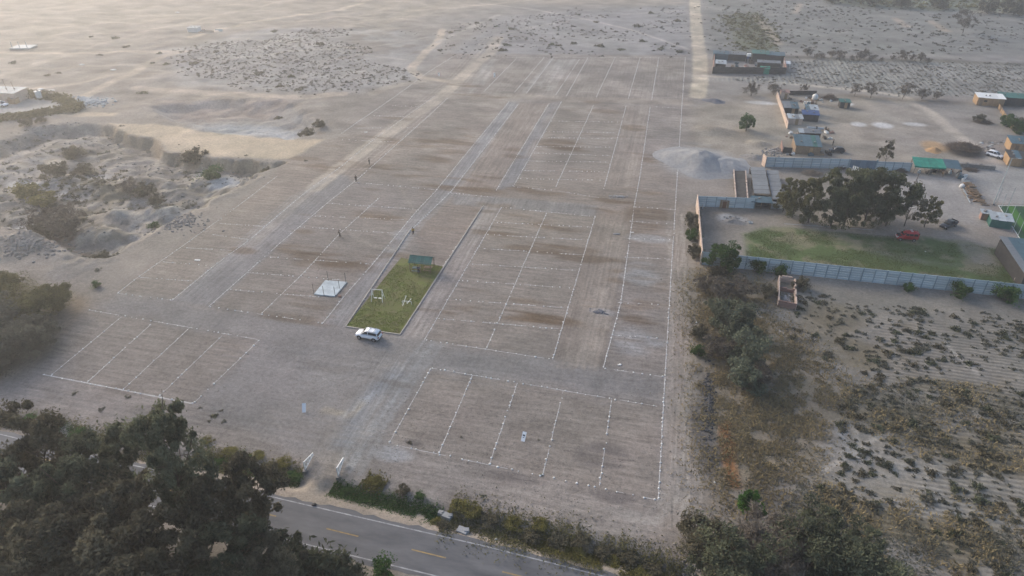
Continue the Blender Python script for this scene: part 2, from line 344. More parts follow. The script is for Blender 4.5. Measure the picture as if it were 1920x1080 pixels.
# gate approach with tyre marks
paint(pmask([(585,905),(618,905),(650,860),(760,680),(720,680),(610,830)], 2.5), (.275,.24,.205), .6)
paint(pmask([(625,830),(690,720),(745,685),(760,705),(700,760),(665,835)], 1.5), (.235,.245,.262), .75)
AT[:, 1] = np.maximum(AT[:, 1], pmask([(590,905),(640,890),(790,660),(700,660)], 2))
paint(lmask([(610,770),(660,778),(678,755)], 1.4, 1)*n_sm, (.42,.35,.25), .8)
paint(lmask([(640,782),(745,700)], 1.0, .8)*n_ys, (.33,.33,.34), .8)
def tracks(pts, n, spread, col, k, wd=.28):
    P = G(pts); d = P[-1]-P[0]; q = np.array([-d[1], d[0]])/np.hypot(*d)
    for i in range(n):
        o_ = q*random.uniform(-spread, spread)
        for s_ in (-.75,.75): m_ = 1-ss(wd*.5, wd*1.2, dline(P+o_+q*s_+np.array([random.gauss(0,.4), 0]), lx*.5+X*.5, ly*.5+Y*.5)); paint(m_*(.3+.9*n_ys), col, k)
tracks([(640,880),(690,790),(760,690),(800,640)], 5, 2.6, (.32,.315,.31), .55)
tracks([(560,700),(660,690),(800,665),(1000,690)], 4, 3.0, (.26,.245,.235), .5)
tracks([(420,640),(540,660),(700,680),(900,690),(1180,735)], 4, 3.0, (.17,.162,.158), .4)
tracks([(350,560),(450,465),(560,370),(620,335)], 3, 1.5, (.30,.285,.275), .5)
tracks([(625,600),(700,510),(780,420),(850,350),(965,190)], 4, 1.6, (.30,.285,.275), .5)
tracks([(775,635),(850,510),(925,385)], 5, 2.2, (.32,.285,.26), .55)
tracks([(1270,960),(1275,800),(1280,600),(1268,400)], 6, 2.0, (.36,.32,.28), .55)
tracks([(1085,690),(1120,560),(1150,420)], 6, 3.0, (.31,.265,.225), .5)
tracks([(1060,690),(1110,660),(1125,610),(1130,540)], 5, 2.2, (.31,.265,.225), .5)
tracks([(1165,350),(1185,260),(1196,195)], 5, 2.5, (.32,.27,.23), .5)
tracks([(890,355),(950,270),(1000,195)], 6, 4.0, (.31,.26,.22), .5)
tracks([(1250,760),(1290,740),(1300,690)], 4, 1.6, (.31,.275,.24), .5)
tracks([(640,330),(740,250),(850,160),(930,70)], 4, 3.0, (.42,.36,.30), .5)
tracks([(480,790),(700,830),(900,900),(1180,985),(1260,960)], 4, 2.0, (.30,.265,.235), .45)
tracks([(60,740),(250,790),(450,800),(600,830)], 4, 2.5, (.17,.155,.145), .45)
tracks([(1160,970),(1240,985),(1280,940),(1290,850)], 4, 1.5, (.32,.29,.26), .45)
# damp brown stains, ash and grey patches
for e in [(560,468,50,9),(610,485,70,13),(655,500,55,11),(700,480,40,10),(835,266,70,7),(700,262,60,6),(800,300,50,8),(960,590,110,9),(1040,600,60,9),(1010,355,60,10),(1215,405,45,22),(1050,270,45,9),(1060,275,30,8),(870,352,60,10),(1100,485,90,8),(1000,468,60,7),(640,320,50,7),(740,320,80,10),(930,432,60,7),(1060,425,70,9),(1230,300,30,7),(1190,240,26,6),(1200,600,40,8),(900,180,50,4),(780,160,30,4),(870,90+70,30,4),(455,470,30,6),(1110,395,50,6),(1150,375,40,7),(820,405,40,10),(905,320,40,6)]:
    paint(emask(*e), brown*1.15, .65)
for k_ in range(95):
    u_, v_ = random.random(), random.random(); e = (lambda q: (q[0], q[1], random.uniform(25,70)*(.5+.6*v_), random.uniform(3,9)*(.5+.6*v_)))((random.uniform(560+(1-v_)*0, 1250) if v_ < .75 else random.uniform(450,1250), 190+430*v_)); paint(emask(*e, thr=.5), brown*random.uniform(1.1,1.6), .5)
for k_ in range(30):
    e = (random.uniform(120,1240), random.uniform(600,930), random.uniform(20,60), random.uniform(4,12)); paint(emask(*e, thr=.5), (.14,.118,.10), .4)
for e in [(1200,520,35,14),(1205,500,28,9),(1130,585,25,7),(1185,640,40,25),(760,440,25,10),(1215,447,40,8),(1230,640,20,12)]:
    paint(emask(*e, thr=.4), ash, .6)
paint(emask(730,850,45,14,thr=.35), ash, .8)
for e in [(768,830,26,6),(960,895,60,10),(1150,930,40,14),(1130,860,50,30)]: paint(emask(*e), (.12,.105,.10), .7)
# quarry land
paint(ss(.5, 4, sA), (.222,.197,.178), .92)
paint(ss(.5, 4, sA)*ss(.5,.62,n_mid), (.265,.25,.24), .6)
paint(ss(1, 4, sA)*ss(.52,.60,n_sm)*ss(.42,.55,n_big), (.125,.108,.078), .6)
paint(ss(.3, 3, sA)*ss(.84,.97,rough), (.36,.315,.265), .75); paint(ss(.3, 3, sA)*ss(.66,.5,rough), (.15,.13,.108), .5)
paint(pmask([(25,390),(90,350),(160,300),(190,310),(245,350),(200,372),(110,420)], 2.5)*ss(.40,.55,n_mid), (.135,.115,.075), .8)
paint(pmask([(60,430),(110,395),(150,420),(165,470),(100,465)], 2.5)*ss(.36,.5,n_mid), (.15,.10,.07), .8)
for e in [(40,332,40,6),(120,345,60,8),(170,320,30,8),(100,375,40,6),(190,470,30,8),(30,410,30,10),(420,330,40,10)]: paint(emask(*e, thr=.38), (.46,.44,.43), .7)
paint(ss(.2, 3, sB), (.255,.235,.22), .85); paint(emask(470,240,110,14,thr=.2), (.36,.36,.37), .8)
paint(pmask([(300,190),(560,186),(500,215),(330,215)], 3), (.29,.23,.20), .7)
paint(pmask([(200,233),(300,231),(380,245),(470,256),(560,263),(610,262),(545,297),(440,296),(378,292),(322,284),(285,258),(240,249)], 1.0), (.47,.375,.275), .9)
paint(pmask([(100,214),(150,208),(225,211),(215,218),(150,219)], 1.0), (.47,.38,.28), .9)
paint(pmask([(455,318),(480,306),(515,308),(500,318),(470,322)], .8), (.45,.37,.28), .9)
paint(ss(3.0,.3, np.abs(dl))*(sA > -.2), (.30,.225,.15), .7)
paint(pmask([(-40,205),(60,178),(120,180),(145,205),(60,212),(-40,232)], 3), (.37,.35,.335), .8)
paint(lmask([(-40,232),(40,220),(100,210),(150,205)], 5, 3), (.20,.20,.155), .6)
paint(emask(170,190,35,9,thr=.3), (.42,.42,.43), .7)
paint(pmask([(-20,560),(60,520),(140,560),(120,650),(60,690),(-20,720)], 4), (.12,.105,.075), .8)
paint(pmask([(130,560),(165,560),(150,600),(130,620)], 2), (.24,.17,.11), .6)
# right of the plots: verge, brush, fields
paint(pmask([(1310,470),(1325,505),(1420,520),(1450,600),(1550,680),(1560,780),(1500,900),(1330,940),(1315,860),(1308,700),(1295,560)], 4.5)*(.55+.7*n_sm), (.215,.175,.12), .85)
paint(pmask([(1310,700),(1330,700),(1345,860),(1322,900),(1308,830)], 1.2), (.10,.095,.095), .75)
paint(pmask([(1345,792),(1370,790),(1388,915),(1366,915),(1350,830)], .4, False), (.25,.115,.045), .9)
paint(ss(-4, 4, sdpoly(G([(1420,525),(2300,585),(2450,1100),(1420,1100),(1480,960),(1560,860),(1565,760),(1540,680),(1450,600)]), wx, wy)), (.225,.203,.172), .95)
AT[:, 2] = ss(-2, 6, sdpoly(G([(1640,590),(2300,620),(2450,1100),(1640,1100),(1580,960),(1720,830),(1620,700)]), wx, wy))
AT[:, 0] *= 1-AT[:, 2]
fr = ss(0, 4, field_right)
paint(fr*ss(.56,.68,n_mid), (.17,.145,.10), .65)
for e in [(1640,770,120,35),(1800,740,110,28),(1700,800,130,26),(1850,860,100,26),(1600,960,90,34),(1760,1000,140,44),(1600,660,60,25),(1560,590,60,24)]:
    paint(emask(*e, thr=.42), (.15,.128,.088), .75)
for e in [(1600,800,36,14),(1660,900,120,50),(1760,960,70,20),(1700,1040,60,24),(1540,690,50,12),(1590,850,50,20)]:
    paint(emask(*e, thr=.45), (.29,.27,.245), .55)
for pts in ([(1545,885),(1590,850),(1660,812)],[(1550,880),(1570,862)],[(1590,790),(1615,840)],[(1420,585),(1470,630),(1490,660)],[(1830,700),(1770,640)]): paint(lmask(pts, .55, .5), (.40,.36,.31), .8)
paint(lmask([(1570,800),(1600,860)], 1.2, 1)*n_sm, ash, .9)
# walled compound
paint(pmask([(1318,470),(1306,388),(1420,392),(1470,372),(1480,318),(1640,320),(1800,335),(1830,350),(1860,440),(1905,520),(1900,530)], .8), (.235,.205,.175), .95)
paint(pmask([(1640,325),(1800,330),(1840,360),(1860,430),(1800,420),(1700,400)], 2), (.30,.28,.265), .8)
paint(pmask([(1395,440),(1450,425),(1600,438),(1790,452),(1870,468),(1918,548),(1500,507),(1400,492)], 1.2), (.082,.118,.040), .95)
paint(pmask([(1395,440),(1450,425),(1600,438),(1790,452),(1870,468),(1918,548),(1500,507),(1400,492)], 1.2)*ss(.51,.60,.5*n_mid+.5*n_sm), (.20,.175,.12), .75)
paint(emask(1720,480,80,12,thr=.45), (.23,.215,.19), .6); paint(emask(1580,455,80,8,thr=.45), (.22,.18,.12), .6)
paint(pmask([(1790,455),(1850,462),(1870,500),(1835,495),(1805,470)], 1), (.25,.22,.19), .6)
paint(pmask([(1306,390),(1400,400),(1400,430),(1330,440),(1316,440)], 2), (.16,.14,.125), .7)
paint(emask(1375,412,28,8,thr=.25), (.36,.34,.33), .9)
# yard beyond the compound
paint(pmask([(1290,200),(1460,180),(1600,178),(1690,185),(1800,265),(1840,320),(1700,318),(1430,295),(1300,300)], 4), (.285,.245,.20), .8)
paint(pmask([(1640,195),(1700,195),(1810,270),(1720,300),(1650,250)], 4), (.27,.24,.21), .7)
for e in [(1610,233,14,4),(1655,235,18,5),(1715,233,20,3),(1430,193,30,3),(1590,195,10,3)]: paint(emask(*e, thr=.2), (.52,.51,.50), .8)
paint(emask(1305,300,66,30,thr=.42), (.32,.32,.32), .7)
paint(emask(1752,275,22,10,thr=.15), (.42,.27,.14), .8); paint(emask(1805,283,34,13,thr=.15), (.095,.075,.058), .9)
paint(pmask([(1800,330),(1900,305),(2300,330),(2300,420),(1870,380),(1830,345)], 2), (.285,.275,.265), .8)
# far fields on the right
ff = pmask([(1320,150),(1470,140),(1480,112),(1900,118),(2300,140),(2300,185),(1700,178),(1560,160)], 2)
paint(ff, (.228,.218,.20), .9); AT[:, 3] = ff
paint(pmask([(1325,-40),(2300,-60),(2300,108),(1480,100),(1325,100)], 3), (.188,.183,.17), .95)
paint(pmask([(1355,30),(1420,22),(1455,60),(1460,95),(1385,98),(1370,60)], 3)*ss(.35,.55,n_mid+.1), (.115,.125,.065), .75)
for pts, wd in [([(1418,30),(1440,55),(1460,82)], 4), ([(1680,35),(1700,50)], 4), ([(1745,40),(1775,58)], 4), ([(1500,8),(1490,25)], 3)]: paint(lmask(pts, wd, 3), (.40,.32,.25), .7)
paint(pmask([(1540,-40),(2300,-60),(2300,30),(1800,22),(1620,14),(1560,5)], 5), (.12,.135,.085), .7)
paint(pmask([(1800,25),(1870,8),(2300,0),(2300,32)], 4)*ss(.4,.55,n_mid), (.30,.27,.22), .6)
paint(lmask([(1460,106),(1600,112),(1760,114),(1930,122)], 5, 4), (.115,.105,.085), .8)
paint(lmask([(1380,182),(1450,178),(1600,180),(1700,188),(1900,200)], 4, 4)*n_mid*1.6, (.15,.125,.10), .7)
AT[:, 1] = np.maximum(AT[:, 1], .9*pmask([(870,182),(910,108),(1285,108),(1285,188)], 2)*(Y > 150))
# road verge
paint(lmask([(-100,810),(180,858),(380,890),(545,925),(700,960),(900,1006),(1090,1056),(1300,1110)], 4.5, 2), (.31,.255,.205), .85)
paint(pmask([(540,905),(640,900),(660,960),(560,940)], 1.5), (.335,.275,.22), .7)
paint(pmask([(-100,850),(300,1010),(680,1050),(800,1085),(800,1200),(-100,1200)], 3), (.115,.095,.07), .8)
paint(pmask([(640,1040),(690,1042),(900,1100),(700,1100)], 1.5), (.30,.26,.215), .8)
paint(pmask([(90,800),(150,800),(170,815),(90,830)], 1.5), (.36,.345,.33), .8)
# general mottling of the earth
var = (.80+.40*n_mid)*(.86+.28*n_big)*(.84+.32*n_sm)
C *= var[:, None]; C *= np.array((.985,.992,.99)); C *= (1+ss(150, 200, Y)*.42*(fbm(X*.7, Y, 4.5, 201, 4)-.5)*2)[:, None]
C[:, 0] *= .985+.06*(n_mid-.5); C[:, 2] *= 1.0-.10*(n_big-.5)
V = np.stack([X, Y, Z], 1)
ii = (np.arange(NY-1)[:, None]*NX+np.arange(NX-1)[None]).ravel()
FQ = np.stack([ii, ii+1, ii+NX+1, ii+NX], 1)
gm = npmesh('ground', V, FQ, smooth=True)
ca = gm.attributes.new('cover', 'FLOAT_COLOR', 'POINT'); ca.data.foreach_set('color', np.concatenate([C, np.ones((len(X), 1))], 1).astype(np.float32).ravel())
cb = gm.attributes.new('grain', 'FLOAT_COLOR', 'POINT'); cb.data.foreach_set('color', AT.astype(np.float32).ravel())
def ground_material():
    m, n, b = _new('earth'); L = n.links; N = n.nodes.new
    def math_(op, a, bb=None):
        k = N('ShaderNodeMath'); k.operation = op
        for i, q in enumerate((a, bb)):
            if q is None: continue
            if isinstance(q, (int, float)): k.inputs[i].default_value = q
            else: L.new(q, k.inputs[i])
        return k.outputs[0]
    a = N('ShaderNodeAttribute'); a.attribute_name = 'cover'; k = N('ShaderNodeAttribute'); k.attribute_name = 'grain'
    ge = N('ShaderNodeNewGeometry')
    def noise(scale, st, detail=4, rough=.65):
        mp = N('ShaderNodeMapping'); mp.inputs['Scale'].default_value = st; L.new(ge.outputs['Position'], mp.inputs[0])
        q = N('ShaderNodeTexNoise'); q.inputs['Scale'].default_value = scale; q.inputs['Detail'].default_value = detail; q.inputs['Roughness'].default_value = rough
        L.new(mp.outputs[0], q.inputs['Vector']); return q.outputs['Fac']
    fine = noise(1.5, (1,1,1), 8, .82); coarse = noise(.33, (1,1,1), 4)
    ax = noise(1.5, (.09,1,1), 5, .7); ay = noise(1.9, (1,.05,1), 5, .7)
    sp = N('ShaderNodeSeparateColor'); L.new(k.outputs['Color'], sp.inputs[0])
    def furrow(st, rotz, sc_):
        mp = N('ShaderNodeMapping'); mp.inputs['Rotation'].default_value = (0,0,rotz); L.new(ge.outputs['Position'], mp.inputs[0])
        wv = N('ShaderNodeTexWave'); wv.inputs['Scale'].default_value = sc_; wv.inputs['Distortion'].default_value = 3.0; wv.inputs['Detail'].default_value = 3; wv.inputs['Detail Scale'].default_value = .35; wv.inputs['Detail Roughness'].default_value = .6
        wv.bands_direction = st; L.new(mp.outputs[0], wv.inputs['Vector']); return wv.outputs['Fac']
    fx = furrow('Y', R(2.5), .36); fy = furrow('X', R(-1), .19)
    def cen(x, amp): return math_('MULTIPLY', math_('SUBTRACT', x, .5), amp)
    v = math_('ADD', 1.0, cen(fine, 1.9)); v = math_('ADD', v, cen(coarse, .35)); v = math_('ADD', v, cen(noise(4.6, (1,1,1), 3, .8), .9))
    v = math_('ADD', v, math_('MULTIPLY', sp.outputs[0], cen(ax, 1.35)))
    v = math_('ADD', v, math_('MULTIPLY', sp.outputs[1], cen(ay, 1.3)))
    v = math_('ADD', v, math_('MULTIPLY', sp.outputs[2], cen(fx, .36)))
    v = math_('ADD', v, math_('MULTIPLY', k.outputs['Alpha'], cen(fy, .30)))
    v = math_('MAXIMUM', v, .35)
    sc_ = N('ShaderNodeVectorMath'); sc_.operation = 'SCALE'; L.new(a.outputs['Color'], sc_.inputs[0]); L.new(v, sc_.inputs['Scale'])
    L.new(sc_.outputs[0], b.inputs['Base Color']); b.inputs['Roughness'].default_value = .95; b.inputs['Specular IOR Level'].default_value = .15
    hgt = math_('ADD', math_('MULTIPLY', fine, .16), math_('MULTIPLY', math_('MULTIPLY', sp.outputs[2], fx), .09))
    hgt = math_('ADD', hgt, math_('MULTIPLY', math_('MULTIPLY', k.outputs['Alpha'], fy), .22))
    hgt = math_('ADD', hgt, math_('MULTIPLY', math_('MULTIPLY', sp.outputs[1], ay), .08))
    bp = N('ShaderNodeBump'); bp.inputs['Distance'].default_value = 1.0; bp.inputs['Strength'].default_value = .55; L.new(hgt, bp.inputs['Height']); L.new(bp.outputs[0], b.inputs['Normal'])
    return m
gm.materials.append(ground_material())
ground = tag(link('ground', gm), kind='structure')
def zat(x, y):
    """height of the ground sheet at a point (bilinear)"""
    i = int(np.clip(np.searchsorted(gx, x)-1, 0, NX-2)); j = int(np.clip(np.searchsorted(gy, y)-1, 0, NY-2))
    u = (x-gx[i])/(gx[i+1]-gx[i]); v = (y-gy[j])/(gy[j+1]-gy[j]); q = Z.reshape(NY, NX)
    return float((q[j,i]*(1-u)+q[j,i+1]*u)*(1-v)+(q[j+1,i]*(1-u)+q[j+1,i+1]*u)*v)
def zats(P):
    i = np.clip(np.searchsorted(gx, P[:,0])-1, 0, NX-2); j = np.clip(np.searchsorted(gy, P[:,1])-1, 0, NY-2)
    u = (P[:,0]-gx[i])/(gx[i+1]-gx[i]); v = (P[:,1]-gy[j])/(gy[j+1]-gy[j]); q = Z.reshape(NY, NX)
    return (q[j,i]*(1-u)+q[j,i+1]*u)*(1-v)+(q[j+1,i]*(1-u)+q[j+1,i+1]*u)*v
def on(px, py, dz=0.0):
    q = g(px, py); return Vector((q[0], q[1], zat(*q)+dz))
# ================================================================== asphalt road with painted lines
def ribbon(name, pts, wd, z, mat, parent=None, step=2.0, jit=0.0, kind=None):
    P = [np.array(p, float) for p in pts]; L = [np.hypot(*(b-a)) for a, b in zip(P[:-1], P[1:])]; T = sum(L); n = max(2, int(T/step)+1)
    V = []; d = 0; out = []
    cum = np.concatenate([[0], np.cumsum(L)]); ts = np.linspace(0, T, n)
    xs = np.interp(ts, cum, [p[0] for p in P]); yy = np.interp(ts, cum, [p[1] for p in P])
    for i in range(n):
        a = max(i-1, 0); b = min(i+1, n-1); e = np.array([xs[b]-xs[a], yy[b]-yy[a]]); e /= max(np.hypot(*e), 1e-9); q = np.array([-e[1], e[0]])
        j1, j2 = (random.uniform(-jit, jit) for _ in 'ab')
        V += [(xs[i]+q[0]*(wd/2+j1), yy[i]+q[1]*(wd/2+j1), z), (xs[i]-q[0]*(wd/2+j2), yy[i]-q[1]*(wd/2+j2), z)]
    Fc = [(2*i, 2*i+1, 2*i+3, 2*i+2) for i in range(n-1)]
    o = link(name, npmesh(name, V, Fc, mat), parent)
    if kind: o['kind'] = kind
    return o
M_asph = pm('asphalt', (.18,.18,.185), (.095,.098,.106), .6, .8, bump=.01, stretch=(.3,1,1), detail=9)
M_line = pm('road_white', (.44,.44,.44), (.16,.16,.17), 1.1, .8, detail=8)
M_yel = pm('road_yellow', (.44,.30,.11), (.20,.16,.10), 1.6, .8, detail=8)
edge = [g(-60,800), g(200,862), g(388,902), g(545,940), g(700,976), g(900,1022), g(1090,1070), g(1400,1152)]
dash_pts = [g(612,991), g(672,1006), g(772,1030), g(838,1047), g(943,1073)]
e = edge[6]-edge[3]; e = e/np.hypot(*e); nrm = np.array([e[1], -e[0]])          # towards the camera side
mid_off = float(np.mean([(p-edge[4])@nrm for p in dash_pts]))
RW = mid_off*2+.3
ctr = [p+nrm*(mid_off) for p in edge]
road = tag(ribbon('road', ctr, RW+.9, .02, M_asph, step=1.2, jit=.22), kind='structure')
ribbon('edge_line', edge, .16, .026, M_line, road, 2)
ribbon('edge_line', [p+nrm*(2*mid_off) for p in edge], .16, .026, M_line, road, 2)
dl0 = (dash_pts[0]-ctr[4])@e
per = np.hypot(*(dash_pts[2]-dash_pts[0])); ln = np.hypot(*(dash_pts[1]-dash_pts[0]))
for k in range(-7, 6):
    a = ctr[4]+e*(dl0+per*k); ribbon('lane_dash', [a, a+e*ln], .17, .026, M_yel, road, 1.5)
# ================================================================== lot lines: chalk and white stones
LINES = [
 [(729,832),(1234,938)],[(808,690),(1232,762)],[(729,832),(808,690)],[(822,852),(886,703)],[(917,872),(970,718)],[(1017,893),(1056,733)],[(1124,910),(1147,747)],
 [(1234,938),(1247,706),(1258,520),(1268,358),(1279,193),(1285,108)],
 [(796,637),(940,389)],[(912,653),(1025,399)],[(1036,674),(1116,406)],[(796,637),(1036,674)],[(820,597),(1052,617)],[(852,562),(1056,577)],[(864,526),(1070,540)],[(884,495),(1082,507)],[(906,466),(1093,478)],[(912,440),(1103,450)],[(930,417),(1108,426)],[(940,389),(1116,406)],
 [(1131,690),(1164,567),(1189,388),(1200,330),(1219,200)],[(1131,690),(1247,707)],[(1148,628),(1240,635)],[(1158,567),(1245,572)],[(1180,415),(1263,420)],[(1189,388),(1265,393)],[(1176,447),(1258,450)],[(1170,482),(1256,486)],
 [(80,702),(362,757)],[(362,757),(487,637)],[(95,704),(228,594)],[(163,717),(283,608)],[(230,731),(355,615)],[(297,744),(420,626)],[(166,581),(487,637)],
 [(220,550),(323,563)],[(220,550),(258,520),(340,463),(437,393),(520,330)],[(323,563),(403,497),(470,448),(573,360),(640,312),(700,262),(815,180)],[(262,520),(360,527)],[(305,491),(400,499)],[(340,464),(440,470)],[(398,440),(467,449)],[(412,419),(500,425)],
 [(391,575),(605,606)],[(391,575),(463,511),(527,454),(613,381),(675,332),(803,218),(840,183)],[(490,588),(570,511),(634,441),(712,370)],[(605,606),(650,550),(693,502),(780,397),(817,358),(955,190)],[(430,543),(600,557)],[(463,511),(640,525)],[(505,482),(692,495)],[(560,425),(735,437)],[(590,405),(757,412)],[(612,381),(775,392)],[(665,342),(820,356)],
 [(648,613),(770,432),(845,360),(972,195)],[(830,500),(907,386)],[(845,362),(925,370)],
 [(930,357),(1030,193)],[(962,350),(1053,190)],[(1040,355),(1113,197)],[(1132,355),(1174,198)],[(962,350),(1040,357),(1130,372)],
 [(1032,227),(1160,229)],[(1022,247),(1155,249)],[(1015,258),(1150,260)],[(1005,275),(1148,276)],[(1000,287),(1145,292)],[(990,302),(1142,304)],[(982,320),(1138,322)],[(974,335),(1135,338)],
 [(640,250),(745,178),(800,137),(848,107)],[(700,217),(800,220)],[(735,198),(790,200)],[(670,240),(780,240)],[(640,262),(740,266)],
 [(848,107),(1285,108)],[(907,172),(968,110)],[(965,173),(1020,108)],[(987,175),(1038,107)],[(1042,178),(1087,110)],[(1062,180),(1103,107)],[(1118,182),(1153,108)],[(1178,185),(1200,108)],[(1222,187),(1235,108)],[(1219,200),(1280,203)]]
stones = []; chalk_v = []; chalk_f = []
for li, Lp in enumerate(LINES):
    P = G(Lp); seg = np.hypot(*(P[1:]-P[:-1]).T); cum = np.concatenate([[0], np.cumsum(seg)]); T = cum[-1]
    dist = np.hypot(P.mean(0)[0], P.mean(0)[1]); sp = 1.35
    along = abs(P[-1][1]-P[0][1]) > abs(P[-1][0]-P[0][0])
    t = .3
    while t < T:
        x = np.interp(t, cum, P[:,0])+random.gauss(0,.05); y = np.interp(t, cum, P[:,1])+random.gauss(0,.05)
        if random.random() < (.97 if along else .92): stones.append((x, y, random.uniform(.10,.19)))
        t += sp*random.uniform(.55,1.5)
    t = 0                                                                # chalk dribbled between the stones, with gaps
    while t < T:
        l = random.uniform(.6, 3.0)
        if random.random() < (.93 if along else 1.0 if Lp[0] == (80,702) else .55):
            a = np.array([np.interp(t, cum, P[:,0]), np.interp(t, cum, P[:,1])]); b2 = np.array([np.interp(min(t+l, T), cum, P[:,0]), np.interp(min(t+l, T), cum, P[:,1])])
            ee = b2-a; q = np.array([-ee[1], ee[0]])/max(np.hypot(*ee), 1e-6)*((.09 if Lp[0] in ((80,702),) else random.uniform(.02,.045))+.00022*dist); o = len(chalk_v); ja = random.gauss(0,.03)*q/max(np.hypot(*q),1e-6)
            chalk_v += [(*(a+q+ja), .012), (*(a-q+ja), .012), (*(b2-q), .012), (*(b2+q), .012)]; chalk_f.append((o, o+1, o+2, o+3))
        t += l
cv = np.array(chalk_v); cv[:, 2] = zats(cv[:, :2])+.012
tag(link('chalk_lines', npmesh('chalk_lines', cv, chalk_f, M_chalk)), kind='structure')
def rock_arrays(seed, flat=.7):
    import bmesh
    bm = bmesh.new(); bmesh.ops.create_icosphere(bm, subdivisions=1, radius=1); r = random.Random(seed)
    for v in bm.verts: v.co *= r.uniform(.72, 1.18); v.co.z = max(v.co.z*flat, -.25)
    V = np.array([v.co[:] for v in bm.verts]); Fc = np.array([[v.index for v in f.verts] for f in bm.faces]); bm.free(); return V, Fc
ROCKS = [rock_arrays(k) for k in range(5)]
stones.sort(key=lambda s: s[0]**2+s[1]**2)
sm = [npmesh('marker_stone', V_, F_, M_stone) for V_, F_ in ROCKS]
for k, (x, y, r_) in enumerate(stones[:300]):
    o = link('marker_stone', sm[k % 5], None, (x, y, zat(x, y)+r_*.12), random.uniform(0, 6.3)); o.scale = (r_, r_*random.uniform(.8,1.2), r_)
    tag(o, 'small white painted stone in the dotted lot lines of the plots beside the paved road', 'stone', 'white stones marking the front lot lines')
def scatter(name, templ, items, mat, parent=None, smooth=False, tint=None):
    """many small copies joined in one mesh: items = (x, y, z, scale, rot, [zscale])"""
    VV = []; FF = []; TT = []; o = 0
    for it in items:
        V_, F_ = templ[random.randrange(len(templ))][:2]; c, s_ = math.cos(it[4]), math.sin(it[4]); zs = it[5] if len(it) > 5 else 1
        W = np.empty_like(V_); W[:,0] = (V_[:,0]*c-V_[:,1]*s_)*it[3]+it[0]; W[:,1] = (V_[:,0]*s_+V_[:,1]*c)*it[3]+it[1]; W[:,2] = V_[:,2]*it[3]*zs+it[2]
        VV.append(W); FF.append(F_+o); o += len(V_)
        if tint: TT.append(np.full(len(V_), random.random()))
    return link(name, npmesh(name, np.concatenate(VV), np.concatenate(FF), mat, smooth, np.concatenate(TT) if tint else None), parent)
tag(scatter('marker_stones', ROCKS, [(x, y, zat(x, y)+.02, r_*.85, random.uniform(0,6.3)) for x, y, r_ in stones[300:]], M_stone), 'rows of small white stones marking the farther plots', 'stones', kind='stuff')

cp = np.concatenate([rng.uniform((-95, 45), (14, 118), (9000, 2)), rng.uniform((-60, 48), (10, 75), (2600, 2))])
cp = cp[(fbm(cp[:,0], cp[:,1], 8, 211, 3) > .44) & (sdpoly(G(SITE), cp[:,0], cp[:,1], 30) > 0)]
half = len(cp)//2
for P_, m_, lb in ((cp[:half], pm('clod_dark', (.18,.155,.135), (.13,.112,.098), 2, .95), 'dark clods of earth strewn over the plots'), (cp[half:], pm('clod_pale', (.36,.32,.28), (.24,.21,.18), 2, .95), 'pale pebbles and clods strewn over the plots')):
    tag(scatter('soil_clods', ROCKS, [(x, y, zat(x, y), random.uniform(.035,.09), random.uniform(0,6.3)) for x, y in P_], m_), lb, 'clods', kind='stuff')
